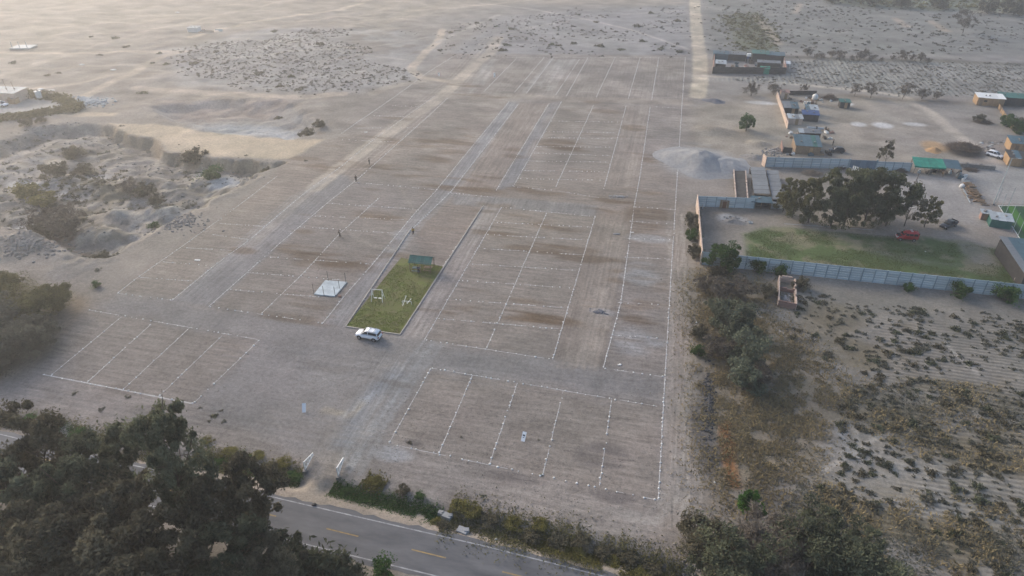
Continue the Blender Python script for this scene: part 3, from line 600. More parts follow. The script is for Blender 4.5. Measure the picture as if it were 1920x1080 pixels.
# ================================================================== VEGETATION
def leaves_arrays(C, N, size, r, droop=.3, long=1.8, flat=0.0):
    """rhombic leaf sprays: centres C, random facing; returns verts, quads, tint"""
    n = len(C); u = r.normal(size=(n, 3)); u[:, 2] -= droop*1.5; u /= np.linalg.norm(u, axis=1)[:, None]
    v = r.normal(size=(n, 3)); v -= (v*u).sum(1)[:, None]*u; v /= np.linalg.norm(v, axis=1)[:, None]
    s = size*r.uniform(.55, 1.4, n)[:, None]
    a = C+u*s*long*.5; b = C+v*s*.42; c = C-u*s*long*.5; d = C-v*s*.42
    V = np.stack([a, b, c, d], 1).reshape(-1, 3); Fq = np.arange(4*n).reshape(n, 4)
    return V, Fq
def tree_meshes(name, seed, h, cr, base=.3, nl=9, nclu=40, nleaf=9000, leaf=.24, tr=.3, lmat=None, bmat=None, droop=.3, top=.75, squash=.8, clus=.28, lean=0.0, long=1.8, trunks=1):
    """wood mesh and crown mesh of one tree; crown = many leaf sprays gathered in clumps on the limbs"""
    r = np.random.default_rng(seed); rr = random.Random(seed); mb = MB(); tips = []
    for tk in range(trunks):
        ang0 = 6.28*tk/trunks; sp = (cr*.25 if trunks > 1 else 0)
        tp = [Vector((0,0,-.3))]; ax = Vector((lean+sp*math.cos(ang0), sp*math.sin(ang0), 0))
        for i in range(1, 7):
            f = i/6; tp.append(Vector((ax.x*f+rr.uniform(-.04,.04)*h*f, ax.y*f+rr.uniform(-.04,.04)*h*f, h*top*f)))
        mb.tube(tp, [tr*(1-.8*i/6) for i in range(7)], 7)
        for k in range(nl):
            f = base+(1-base)*(k+.5)/nl; j = f*6; i = min(int(j), 5); p0 = tp[i].lerp(tp[i+1], j-i)
            a = k*2.4+rr.uniform(-.5,.5)+tk; prof = math.sin(math.pi*min(max((f-base*.6)/(1.08-base*.6), .05), 1))**.6
            ln_ = cr*prof*rr.uniform(.65, 1.05); rise = h*(1-top)*rr.uniform(.4,1.1)*(.5+f)
            p2 = p0+Vector((math.cos(a)*ln_, math.sin(a)*ln_, rise)); p1 = p0.lerp(p2, .5)+Vector((0,0,-.06*ln_))
            mb.tube([p0, p1, p2], [tr*.38*(1.1-f*.6), tr*.22, tr*.07], 5); tips.append(p2)
            for q in range(2):
                pa = p0.lerp(p2, rr.uniform(.4,.8)); pb = pa+Vector((rr.gauss(0,1), rr.gauss(0,1), rr.uniform(.2,1.2)))*cr*.28
                mb.tube([pa, pb], [tr*.14, tr*.04], 4); tips.append(pb)
        tips.append(tp[-1]+Vector((0,0,h*(1-top)*.7)))
    T = np.array([t[:] for t in tips]); cen = T.mean(0)
    idx = r.integers(0, len(T), nclu); CC = T[idx]+r.normal(size=(nclu, 3))*cr*.16
    CC[:, 2] = np.minimum(CC[:, 2], h*.98)
    w_ = r.uniform(.4, 1.3, nclu); w_ /= w_.sum(); which = r.choice(nclu, nleaf, p=w_)
    rad = cr*clus*r.uniform(.35, 1.0, nclu)*(1+.9*(r.uniform(0,1,nclu) > .8))
    d = r.normal(size=(nleaf, 3)); d /= np.linalg.norm(d, axis=1)[:, None]; d *= (r.uniform(0, 1, nleaf)**.45*(1+.75*(r.uniform(0,1,nleaf) > .9)*r.uniform(0,1,nleaf)))[:, None]
    P = CC[which]+d*rad[which][:, None]*np.array([1,1,squash])
    zt = np.percentile(P[:, 2], 99.5); rt = np.percentile(np.hypot(P[:, 0]-lean, P[:, 1]), 97); kz = h/zt; kr = min(1.0, cr/rt)
    P[:, 2] *= kz; P[:, :2] *= kr; mb.v = [(x*kr, y*kr, z*kz) for x, y, z in mb.v]
    P[:, 2] = np.maximum(P[:, 2], .15)
    V, Fq = leaves_arrays(P, None, leaf, r, droop, long)
    ct = r.uniform(0, 1, nclu); tint = np.repeat(np.clip(.6*ct[which]+.4*r.uniform(0, 1, nleaf), 0, 1), 4)
    return mb.mesh(name+'_wood', bmat or M_bark), npmesh(name+'_leaves', V, Fq, lmat, tint=tint)
def plant_tree(name, meshes, label, loc, scale=1.0, rz=0.0, cat='tree', group=None, zs=None, parts=('trunk', 'crown')):
    t = thing(name, label, cat, loc, rz, group); t.scale = (scale, scale, zs or scale)
    link(parts[0], meshes[0], t); link(parts[1], meshes[1], t); return t
L_euc = leafmat('leaf_eucalypt', (.175,.185,.115), (.040,.049,.038), .35)
L_yeuc = leafmat('leaf_yard', (.175,.185,.10), (.055,.066,.045), .35)
L_olive = leafmat('leaf_olive', (.19,.175,.078), (.082,.082,.045), .3)
L_dull = leafmat('leaf_dull', (.175,.158,.105), (.052,.049,.038), .3)
L_green = leafmat('leaf_green', (.085,.15,.045), (.035,.07,.025), .3)
L_bright = leafmat('leaf_bright', (.12,.22,.06), (.05,.11,.03), .35)
L_bare = leafmat('twig_brown', (.185,.16,.13), (.10,.087,.074), .2)
L_scrub = leafmat('leaf_scrub', (.17,.166,.125), (.092,.092,.072), .25)
L_far = leafmat('leaf_far', (.20,.185,.155), (.105,.098,.082), .2)
L_dry = leafmat('dry_grass', (.33,.27,.155), (.17,.14,.085), .3)
L_yel = leafmat('leaf_yellow', (.24,.215,.075), (.11,.105,.042), .3)
L_blue = leafmat('leaf_greygreen', (.185,.205,.145), (.095,.108,.078), .35)
# ---- tall trees by the road
TALL = [tree_meshes('tall_tree', 11, 17, 4.8, .20, 14, 120, 30000, .22, .34, L_euc, droop=.5, clus=.20),
        tree_meshes('tall_tree', 12, 15, 4.6, .18, 13, 105, 26000, .22, .32, L_dull, droop=.4, clus=.20),
        tree_meshes('tall_tree', 13, 13, 4.6, .15, 12, 95, 24000, .22, .28, L_euc, droop=.4, clus=.21),
        tree_meshes('tall_tree', 14, 12, 4.2, .12, 12, 110, 26000, .20, .26, L_dull, droop=.5, clus=.22)]
YV = 540+F/math.tan(PITCH)
def under(px, vtop, py):
    """foot, on image row py, of the vertical whose top is seen at (px, vtop)"""
    return g(960+(px-960)*(YV-py)/(YV-vtop), py)
def place_tall(px, py, vtop, k, label, sx=1.0, rz=0.0, name='roadside_tree'):
    """base on the ground at the pixel, crown top on image row vtop"""
    q = under(px, vtop, py); hh = hz(q, vtop); href = (17,15,13,12)[k]
    t = plant_tree(name, TALL[k], label, (q[0], q[1], zat(*q)), 1, rz, 'tree', 'dark trees along the paved road'); s = hh/href; t.scale = (s*sx, s*sx, s); return t
for a in [(286,1035,772,0,'tallest dark tree beside the paved road, with a lobed crown',.72,.3),
          (38,1000,790,1,'dark tree at the edge of the picture above the pale dirt patch',.85,1.2),
          (172,1010,824,2,'dark bushy tree between the tallest tree and the picture edge',.95,2.2),
          (430,1050,888,3,'rounded brownish tree in front of the road, beside the tallest tree',.92,.6),
          (105,1070,880,0,'dark tree in the lower corner, in front of the first row',.85,4.0),
          (205,1090,915,1,'dark brown tree in the second row below the tallest tree',.95,5.2),
          (-15,1080,890,2,'dark tree cut off by the side of the picture',1.0,.9),
          (150,1150,965,3,'dark tree crown in the lower rows near the corner',1.1,2.6),
          (30,1160,975,1,'dark tree crown in the bottom corner of the picture',1.0,3.7),
          (420,1150,1000,2,'low dark tree between the rounded tree and the lower rows',1.0,1.9),
          (285,1180,1005,3,'dark tree crown at the bottom edge below the second row',1.1,1.4),
          (490,1140,1020,1,'low dark tree at the bottom edge below the rounded tree',1.0,2.9)]: place_tall(*a)
BUSH = {
 'green': tree_meshes('bush_green', 31, 2.2, 1.7, .05, 7, 22, 2600, .17, .06, L_green, droop=0, top=.5, clus=.42, squash=.8, trunks=3),
 'dull': tree_meshes('bush_dull', 32, 2.2, 1.8, .05, 7, 22, 2600, .17, .06, L_dull, droop=0, top=.5, clus=.40, squash=.8, trunks=3),
 'yel': tree_meshes('bush_yellow', 33, 2.0, 1.8, .05, 7, 22, 2600, .17, .05, L_yel, droop=0, top=.5, clus=.42, squash=.7, trunks=3),
 'euc': tree_meshes('bush_dark', 34, 2.6, 1.9, .05, 8, 26, 3400, .18, .07, L_euc, droop=-.4, top=.55, clus=.38, squash=.9, trunks=3, long=2.6),
 'blue': tree_meshes('bush_grey', 35, 3.2, 2.2, .05, 8, 40, 3600, .19, .07, L_blue, droop=-.1, top=.55, clus=.36, squash=.85, trunks=4),
 'bare': tree_meshes('bush_bare', 36, 3.0, 2.2, .05, 10, 34, 2600, .10, .06, L_bare, droop=-.2, top=.55, clus=.42, squash=.9, trunks=4, long=4.5, bmat=M_bark)}
def bush(kind, px, py, s, label, rz=None, zs=None, name='bush', group=None, cat='bush'):
    q = on(px, py); return plant_tree(name, BUSH[kind], label, q, s, random.uniform(0,6.3) if rz is None else rz, cat, group, zs, ('stems', 'foliage'))
for a in [('euc',590,1092,1.7,'dark long-leaved bush on the near side of the road'),('euc',650,1096,1.3,'smaller dark long-leaved bush beside the bright green shrub'),('green',712,1092,1.2,'green shrub on the near road verge at the bottom edge'),('euc',545,1070,1.6,'dark bush tucked under the rounded roadside tree')]: bush(*a)
# ---- shrubs and hedge between the road and the plots
for i, a in enumerate([('yel',388,829,1.0,.5,'flat yellow-green weed patch apart from the hedge'),('yel',430,848,1.15,.6,'yellowish shrub at the hedge, near the single weed patch'),('green',455,862,1.2,.7,'green shrub in the hedge by the road'),('yel',485,855,1.1,.55,'yellowish shrub in the middle of the roadside hedge'),('dull',510,878,1.2,.7,'dull green shrub in the hedge, road side'),('yel',535,872,1.2,.7,'yellow-green shrub near the gate end of the hedge'),('green',552,890,1.3,.8,'green shrub at the end of the hedge beside the white gate'),('green',410,862,1.1,.6,'low green shrub at the tree end of the hedge'),
      ('green',60,783,1.1,.6,'green shrub beside the pale dirt patch behind the trees'),('yel',110,792,1.1,.5,'yellowish shrub on the verge behind the trees'),('green',150,812,1.2,.6,'green shrub on the verge close to the tallest tree'),('dull',15,785,1.2,.7,'dull shrub on the verge at the picture edge'),
      ('yel',705,907,1.0,.6,'yellow-green shrub above the strip of bright grass'),('dull',758,922,.95,.9,'round grey-green shrub above the bright grass strip'),('green',788,930,.8,.7,'small green shrub next to the round grey-green shrub'),('green',650,915,1.0,.6,'green shrub at the foot of the second white gate'),
      ('yel',860,950,1.3,.8,'yellowish shrub above the concrete culvert'),('yel',890,962,1.3,.8,'yellowish shrub right of the concrete culvert'),('dull',830,985,.9,.8,'dry shrub in front of the culvert'),('yel',815,975,.8,.7,'pale yellow shrub left of the culvert'),
      ('dull',920,975,1.2,.8,'dull shrub after the culvert in the roadside hedge'),('yel',960,985,1.3,.7,'olive shrub in the middle of the roadside hedge'),('yel',1015,985,1.1,.8,'yellowish shrub sticking out on the plot side of the hedge'),('dull',1000,1005,1.4,.8,'dark olive shrub in the dense part of the hedge'),('dull',1045,1015,1.4,.9,'dark shrub in the densest part of the hedge'),('yel',1085,1035,1.2,.6,'yellow-green shrub on the road side of the hedge'),('dull',1090,1015,1.3,.8,'dark shrub on the plot side of the hedge'),('dull',1135,1035,1.4,.8,'dark shrub near the far end of the hedge'),('yel',1150,1050,1.2,.6,'yellowish shrub near the far end of the hedge'),('dull',1180,1045,1.3,.9,'dark shrub toward the corner of the plots'),('dull',1225,1065,1.3,.8,'dark shrub close to the bottom edge by the corner'),('yel',1210,1075,1.1,.5,'olive shrub at the bottom edge on the road side')]):
    bush(a[0], a[1], a[2], a[3]*.58, a[5], zs=a[3]*a[4]*.38, name='roadside_shrub', group='shrubs in the hedge along the road')
def band_points(pts, wd, n, r):
    P = G(pts); seg = np.hypot(*(P[1:]-P[:-1]).T); cum = np.concatenate([[0], np.cumsum(seg)]); t = r.uniform(0, cum[-1], n)
    x = np.interp(t, cum, P[:,0]); y = np.interp(t, cum, P[:,1]); i = np.clip(np.searchsorted(cum, t)-1, 0, len(seg)-1); e_ = (P[1:]-P[:-1])/seg[:, None]
    o = r.normal(0, wd/2.6, n); return np.stack([x-e_[i,1]*o, y+e_[i,0]*o], 1)
def poly_points(pts, n, r, wob=True):
    P = G(pts) if not isinstance(pts, np.ndarray) else pts; lo, hi = P.min(0), P.max(0); out = []
    while sum(map(len, out)) < n:
        q = r.uniform(lo, hi, (n*3, 2)); s = sdpoly(P, q[:,0], q[:,1], 200); out.append(q[s > 0])
    return np.concatenate(out)[:n]
def leaf_stuff(name, P, hmax, leaf, mat, label, cat, r, droop=0, long=2.0, clump=3.0, thr=.42, up=False):
    """ground cover: sprays massed in clumps over the points P"""
    nz = fbm(P[:,0], P[:,1], clump, 91, 3)+r.normal(0,.045,len(P)); P = P[nz > thr]; nz = nz[nz > thr]; n = len(P)
    hh = hmax*np.clip((nz-thr)*4, .15, 1)
    z = zats(P)+r.uniform(0, 1, n)*hh
    V_, F_ = leaves_arrays(np.stack([P[:,0], P[:,1], z], 1), None, leaf, r, droop, long)
    tint = np.repeat(np.clip(.5*vn(P[:,0]/2, P[:,1]/2, 5)+.5*r.uniform(0,1,n), 0, 1), 4)
    return tag(link(name, npmesh(name, V_, F_, mat, tint=tint)), label, cat, kind='stuff')
r5 = np.random.default_rng(5)
leaf_stuff('hedge_weeds', np.concatenate([band_points([(360,852),(460,872),(560,896)], 2.4, 7000, r5), band_points([(835,965),(1000,1005),(1150,1038),(1290,1085)], 4.2, 15000, r5), band_points([(0,785),(90,792),(190,825),(300,850)], 2.6, 6000, r5)]), .38, .15, L_olive, 'tangled olive weeds of the hedge along the road', 'weeds', r5, thr=.34)
leaf_stuff('verge_grass', np.concatenate([band_points([(620,912),(690,930),(760,945),(825,965)], 1.6, 9000, r5), band_points([(400,868),(480,884),(560,905)], 1.0, 2500, r5), band_points([(70,788),(170,822)], 1.6, 2500, r5)]), .25, .13, L_green, 'strip of bright green grass along the road ditch', 'grass', r5, thr=.2)
leaf_stuff('verge_weeds_yellow', np.concatenate([band_points([(1000,1010),(1100,1042),(1200,1075)], 1.6, 6000, r5), band_points([(680,900),(720,915)], 2.0, 1500, r5)]), .5, .15, L_yel, 'yellowish weeds along the road side of the hedge', 'weeds', r5, thr=.32)
# ---- brush beyond the boundary track
BR = [(1315,500),(1330,515),(1420,520),(1450,600),(1560,690),(1560,790),(1500,900),(1440,960),(1340,960),(1325,880),(1312,700),(1300,560)]
leaf_stuff('dry_brush', poly_points(BR, 40000, r5)+r5.normal(0,2.2,(40000,2)), .32, .16, L_dry, 'dry straw-coloured grass and brush beyond the boundary track', 'dry grass', r5, droop=-.8, long=3.4, thr=.36, clump=2.2)
leaf_stuff('low_brush', poly_points(BR, 9000, r5)+r5.normal(0,2.5,(9000,2)), .4, .16, L_scrub, 'low dark brush between the track and the furrowed field', 'brush', r5, thr=.52, clump=4)
leaf_stuff('field_brush', np.concatenate([poly_points([(1560,720),(1900,720),(2200,860),(1900,900),(1720,830),(1600,800)], 10000, r5), poly_points([(1500,900),(1600,930),(1760,1000),(2200,980),(2200,1100),(1440,1100),(1450,970)], 17000, r5)]), .34, .15, L_scrub, 'dark low scrub massed in bands across the field', 'scrub', r5, thr=.5, clump=4.5)
leaf_stuff('field_straw', np.concatenate([poly_points([(1560,700),(1900,720),(2200,900),(1760,880),(1600,800)], 9000, r5), poly_points([(1490,900),(2200,960),(2200,1100),(1440,1100)], 14000, r5)]), .4, .18, L_dry, 'straw-coloured grass among the field scrub', 'dry grass', r5, droop=-.8, long=3.2, thr=.5, clump=3.3)
for i, a in enumerate([('blue',1375,620,2.2,'large grey-green bush beside the boundary track'),('blue',1400,680,2.3,'tallest grey-green bush in the row beside the track'),('blue',1392,730,1.8,'grey-green bush at the lower end of the row by the track'),('blue',1345,600,1.6,'grey-green bush close to the track, above the large ones'),('bare',1350,560,1.6,'brown half-bare bush below the walled corner'),('bare',1385,560,1.7,'bare bush between the wall corner and the large bushes'),('bare',1345,670,1.5,'bare brown bush on the track side of the large bushes'),('bare',1420,720,1.4,'bare brown bush on the field side of the large bushes'),('green',1310,667,1.0,'small green bush right on the track edge'),('green',1300,450,1.3,'green bush against the outside of the pale wall'),('dull',1297,420,1.4,'dull bush along the outside of the pale wall, upper end'),('dull',1302,480,1.3,'dull bush at the lower outside corner of the pale wall'),('dull',1300,435,1.2,'dull bush in the middle of the pale wall outside'),('green',1420,510,1.4,'green creeper bush at the foot of the panel fence'),('green',1460,515,1.2,'green bush between the fence and the brick ruin'),('dull',1440,555,1.2,'dark bush left of the brick ruin'),('dull',1500,540,1.2,'dark bush right of the brick ruin'),('dull',1345,520,1.3,'dull bush at the fence corner'),('bare',1320,545,1.2,'bare bush by the track under the fence corner'),('green',1795,556,1.5,'round green bush at the foot of the fence'),('green',1885,566,1.7,'larger round green bush at the foot of the fence'),('green',1705,546,.9,'small green bush at the foot of the fence'),('dull',1310,630,1.1,'dull bush leaning over the track edge')]):
    bush(a[0], a[1], a[2], a[3]*(.74 if a[0] in ('blue','bare') else .8), a[4], name='verge_bush', group='bushes along the boundary track and fence')
# bare thicket at the bottom corner of the plots
THK = [tree_meshes('thicket', 41, 5.2, 4.2, .08, 10, 60, 8000, .10, .13, L_bare, droop=-.1, top=.6, clus=.34, squash=.8, trunks=4, long=7),
       tree_meshes('thicket', 43, 6.5, 4.4, .08, 12, 80, 12000, .19, .16, L_euc, droop=.2, top=.65, clus=.26, squash=.85, trunks=3),
       tree_meshes('thicket', 42, 4.6, 4.0, .08, 10, 60, 9000, .16, .13, L_dull, droop=0, top=.6, clus=.34, squash=.8, trunks=4, long=3.0)]
for (px, py, s, k, lb) in [(1325,1040,1.0,2,'dull thicket tree at the corner of the plots by the road'),(1430,1060,1.15,0,'wide bare thicket tree under the bright green sapling'),(1520,1065,1.15,1,'dark leafy thicket tree beside the field, above the bottom edge'),(1600,1095,1.05,1,'dark leafy thicket tree cut by the bottom edge next to the field'),(1370,1105,1.1,1,'leafy thicket tree cut off by the bottom edge near the road')]:
    plant_tree('thicket_tree', THK[k], lb, on(px, py), s, random.uniform(0,6.3), 'tree', 'thicket at the corner of the plots')
YOUNG = tree_meshes('young_tree', 51, 3.4, 1.5, .35, 7, 24, 3200, .15, .07, L_bright, droop=0, clus=.42)
plant_tree('young_tree', YOUNG, 'bright green sapling standing out of the bare thicket', on(1398,975), 1.25, .4)
# ---- trees in and round the walled compound
MEDT = [tree_meshes('yard_tree', 61, 8.5, 3.3, .04, 15, 95, 12000, .20, .17, L_yeuc, droop=.7, clus=.22),
        tree_meshes('yard_tree', 62, 7.0, 2.7, .06, 13, 70, 8000, .20, .15, L_olive, droop=.4, clus=.23),
        tree_meshes('yard_tree', 63, 7.5, 2.8, .22, 11, 46, 3600, .18, .13, L_dull, droop=.2, clus=.24),
        tree_meshes('round_tree', 64, 4.6, 2.7, .10, 10, 60, 7000, .19, .14, L_green, droop=.2, clus=.26)]
MH = (8.5, 7.0, 7.5, 4.6)
def yard(px, py, vtop, k, label, sx=1.0, rz=0, name='yard_tree'):
    q = under(px, vtop, py); q = Vector((q[0], q[1], zat(*q))); s = hz((q.x, q.y), vtop)/MH[k]; t = plant_tree(name, MEDT[k], label, q, s, rz, 'tree', 'row of trees in the walled yard'); t.scale = (s*sx, s*sx, s)
for a in [(1478,398,352,1,'dark olive tree beside the long sheds, first of the yard row',.95,.3),(1502,408,336,1,'yellow-green tree in the yard row',.95,1.5),(1537,418,332,1,'olive tree in the yard row, a gap from the large trees',.8,2.1),(1512,420,392,0,'low dark tree in front of the olive trees',1.0,.7),(1578,425,350,0,'dark drooping tree at the near end of the large group',1.0,3.0),(1612,422,318,0,'tallest dark tree in the yard row',1.0,4.1),(1650,420,320,0,'tall dark tree in the middle of the yard',.95,5.2),(1690,424,332,0,'tall dark tree over the ladder in the yard',.95,.9),(1722,424,345,2,'thin brownish tree toward the pickup',1.0,2.7),(1752,426,372,1,'smaller dark green tree next to the pickup',.9,3.6),(1640,395,322,1,'olive tree behind the tall yard trees',.9,1.1)]: yard(*a)
yard(1358,512,462,3,'round green tree growing over the corner of the panel fence',1.1,.5,'corner_tree')
yard(1404,246,217,3,'lone round green tree on the bare ground above the gravel pile',1.1,1.5,'lone_tree')
yard(1672,312,263,2,'sparse grey-leaved tree in front of the panel wall by the canopy',.9,.8,'grey_tree')
BARET = [tree_meshes('bare_tree', 71, 5.5, 3.0, .3, 12, 40, 1500, .09, .12, L_bare, droop=-.2, clus=.33, long=9), tree_meshes('bare_tree', 72, 4.0, 2.6, .2, 10, 40, 1300, .09, .10, L_bare, droop=-.2, clus=.36, long=9, trunks=2)]
for (px, py, vt, k, lb) in [(1408,180,155,1,'low bare tree left of the shacks along the field edge'),(1450,178,157,1,'bare tree just behind the brick shack'),(1508,172,158,1,'low bare tree behind the white water tank'),(1602,180,157,0,'bare spreading tree near the small green shed'),(1632,184,156,0,'bare tree in the middle of the field edge'),(1692,186,156,0,'bare tree with a dark stem beside the winding path'),(1728,186,166,1,'thin bare tree past the winding path'),(1755,186,172,1,'small bare tree farthest along the field edge'),(1805,62,20,0,'tall bare tree alone in the far scrub field')]:
    q = on(px, py); s = hz((q.x, q.y), vt)/(5.5, 4.0)[k]; plant_tree('bare_tree', BARET[k], lb, q, s, random.uniform(0,6.3), 'tree', 'bare trees along the field edge')
for i in range(15):
    px = 1512+i*16+random.uniform(-6,6); py = 107+i*.7+random.uniform(-2,3); q = on(px, py); s = hz((q.x, q.y), py-random.uniform(8,20))/4.0
    plant_tree('hedgerow_tree', BARET[1], 'bare greyish tree in the hedgerow between the two far fields', q, s, random.uniform(0,6.3), 'tree', 'hedgerow between the far fields')
for i, (px, py) in enumerate([(1690,14),(1630,10),(1760,16),(1850,24),(1900,28),(1560,6),(1585,2)]):
    bush('dull', px, py, random.uniform(2.2,3.4), 'dark bush along the edge of the far green fields', name='far_bush', group='bushes by the far green fields')
# ---- left: large bushes, quarry bushes
BIGB = [tree_meshes('big_bush', 81, 6.0, 5.0, .08, 10, 80, 16000, .24, .2, L_olive, droop=0, top=.55, clus=.30, squash=.8, trunks=4),
        tree_meshes('big_bush', 82, 6.0, 5.0, .08, 10, 80, 16000, .24, .2, L_scrub, droop=0, top=.55, clus=.30, squash=.8, trunks=4)]
for (px, py, s, k, lb) in [(55,600,1.0,0,'large dark green bush at the side of the picture, nearest the plots'),(100,580,.75,0,'rounded bush on the plot side of the large thicket'),(10,620,1.0,1,'large bush cut by the side of the picture'),(40,660,.95,1,'dark bush at the lower end of the side thicket'),(-10,690,.9,1,'dark bush low at the very edge of the picture'),(10,560,.8,0,'bush at the upper end of the side thicket'),(75,640,.7,1,'dark bush in front of the side thicket')]:
    plant_tree('thicket_bush', BIGB[k], lb, on(px, py), s, random.uniform(0,6.3), 'bush', 'large bushes at the side of the plots', zs=s*.85)
def gz(px, py, z): q = g(px, py, z); return Vector((q[0], q[1], zat(*q)))
for (px, py, s, kd, lb) in [(62,375,2.2,'yel','pale green bush in the middle of the quarry floor'),(90,385,2.0,'yel','pale green bush next to the quarry mound'),(140,300,1.8,'dull','dull bush below the ledge in the quarry'),(110,340,2.2,'dull','dull bush on the quarry floor among pale stones'),(160,335,1.6,'dull','low bush by the pale rubble in the quarry'),(280,378,1.7,'dull','bush between the two smooth mounds'),(400,345,1.8,'olive' if False else 'green','green bush below the small sandy knoll'),(370,318,2.0,'dull','dull bush under the ledge overhang'),(300,398,1.2,'dull','low dark bush at the foot of the bank'),(95,440,2.3,'bare','brown thicket bush in the quarry hollow'),(130,455,2.1,'bare','brown thicket bush near the spoil ridge'),(80,460,1.8,'dull','dull bush behind the spoil ridge'),(190,478,1.0,'dull','dark bush at the tip of the spoil ridge'),(250,375,1.2,'bare','bare bush on the crest of the mound'),(500,312,1.1,'dull','dark bush beside the sandy knoll'),(575,245,1.4,'dull','dark bush on the bank of the upper pit'),(600,238,1.2,'dull','second bush on the bank of the upper pit'),(60,258,1.3,'dull','dark bush on the sandy slope'),(85,250,1.0,'dull','small bush on the sandy slope'),(130,418,1.4,'bare','bare bush in front of the pale stone'),(295,440,.8,'green','small green bush at the edge of the plots'),(180,538,.6,'green','tiny green bush on the bare edge of the plots')]:
    bush(kd, px, py, s, lb, name='quarry_bush', group='bushes in the quarry', zs=s*.75).location = gz(px, py, -3.5 if py < 470 and px < 450 else 0)
L_ygr = leafmat('leaf_yardgrass', (.15,.165,.062), (.075,.092,.036), .25)
leaf_stuff('yard_grass', poly_points([(1395,440),(1450,425),(1600,438),(1790,452),(1870,468),(1918,548),(1500,507),(1400,492)], 34000, r5), .10, .10, L_ygr, 'patchy green grass of the walled lawn', 'grass', r5, droop=-.6, thr=.44, clump=5)
# ---- scrub shrubs on the fields: low cushions
def cushion(seed, n=150, leaf=.25):
    r = np.random.default_rng(seed); d = r.normal(size=(n, 3)); d /= np.linalg.norm(d, axis=1)[:, None]; d[:, 2] = np.abs(d[:, 2]); P = d*r.uniform(.45, 1, n)[:, None]*np.array([1,1,.62])*(1+.3*np.sin(3*np.arctan2(d[:,1], d[:,0])+seed))[:, None]
    V_, F_ = leaves_arrays(P, None, leaf, r, -.3, 1.5); V_[:, 2] = np.maximum(V_[:, 2], -.05); return V_, F_, np.repeat(r.uniform(0,1,n), 4)
CUSH = [cushion(k) for k in range(6)]
cm = [npmesh('field_shrub', v, f, (L_scrub, L_euc, L_dull)[k % 3], tint=t) for k, (v, f, t) in enumerate(CUSH)]
RF = G([(1490,545),(2250,635),(2350,1085),(1480,1085),(1470,1000),(1570,870),(1570,760),(1470,620)])
cand = poly_points(RF, 3900, r5); dens = fbm(cand[:,0], cand[:,1], 9, 131, 3); keep = cand[(dens > .44) | (r5.uniform(0,1,len(cand)) < .22)]
row = np.round(keep[:,1]/1.25)*1.25; inrow = keep[:,0] > 33; keep[:,1] = np.where(inrow, row+r5.normal(0,.12,len(keep)), keep[:,1])
fs = [(x, y, min(.95, .27*math.exp(random.gauss(.2,.5)))) for x, y in keep]
def pxof(x, y):
    c = RM.T@np.array([x, y, -H]); return 960-F*c[0]/c[2]
fs.sort(key=lambda s: (pxof(s[0], s[1]) > 1925, -s[2]/math.hypot(s[0], s[1], H)))
nlab = 0
for k, (x, y, s) in enumerate(fs[:300]):
    o = link('field_shrub', cm[k % 6], None, (x, y, zat(x, y)-.03), random.uniform(0,6.3)); o.scale = (s*1.15, s*random.uniform(.8,1.1), s*random.uniform(.75,1.1))
    tag(o, 'dark cushion-like shrub dotted over the dry furrowed field beside the brick ruin', 'shrub', 'cushion shrubs on the furrowed field')
LOW = [tuple(a) for a in [(c[0].reshape(-1,4,3)[::2].reshape(-1,3), np.arange(len(c[0])//8*4).reshape(-1,4)) for c in (cushion(k+20, 60, .42) for k in range(4))]]
tag(scatter('field_scrub', LOW, [(x, y, zat(x, y), s, random.uniform(0,6.3)) for x, y, s in fs[300:]], L_scrub, tint=True), 'smaller scrub plants scattered over the furrowed field', 'scrub', kind='stuff')
def scrub(name, pts, n, s0, s1, mat, label, thr=.0, clump=14, flat=1.0):
    P = poly_points(pts, n, r5)+r5.normal(0, 3.0 if n > 200 else 1.0, (n, 2)); P = P[fbm(P[:,0], P[:,1], clump, 151, 3) > thr] if thr else P
    tag(scatter(name, LOW, [(x, y, zat(x, y)-.05, random.uniform(s0, s1)*random.choice((.7,1,1,1.4)), random.uniform(0,6.3), flat) for x, y in P], mat, tint=True), label, 'scrub', kind='stuff')
scrub('far_field_scrub', [(1325,-20),(2200,-40),(2200,105),(1480,100),(1325,98)], 2700, .3, .85, L_far, 'grey scrub dotted over the far open field', .42, 24)
scrub('row_field_scrub', [(1320,150),(1470,142),(1485,114),(1900,122),(1960,150),(1900,180),(1700,178),(1560,160)], 1300, .25, .55, L_far, 'small plants in the rows of the far field')
scrub('plain_scrub', [(850,50),(1060,20),(1285,15),(1285,104),(850,104)], 1100, .22, .7, L_far, 'scattered scrub on the plain behind the plots', .42, 20)
scrub('grey_scrub', [(330,90),(500,58),(640,54),(815,65),(800,100),(770,125),(780,150),(640,172),(480,170),(340,158)], 3200, .2, .6, L_far, 'grey scrub covering the rough ground behind the quarry', .44, 26)
scrub('quarry_scrub', PIT_A, 900, .2, .7, L_scrub, 'low scrub spread over the quarry floor', .46, 9)
scrub('bank_scrub', [(20,395),(160,295),(250,340),(210,372),(110,425)], 260, .3, .9, L_dull, 'scrub on the quarry mounds', .4)
scrub('pale_field_scrub', [(1355,32),(1418,24),(1452,60),(1458,94),(1388,96),(1372,60)], 420, .5, .9, L_olive, 'green patch of low plants beside the walled yard')
scrub('green_field_scrub', [(1560,-30),(1960,-50),(1960,26),(1800,18),(1620,10)], 700, .8, 1.8, L_olive, 'rows of green crop at the far edge')
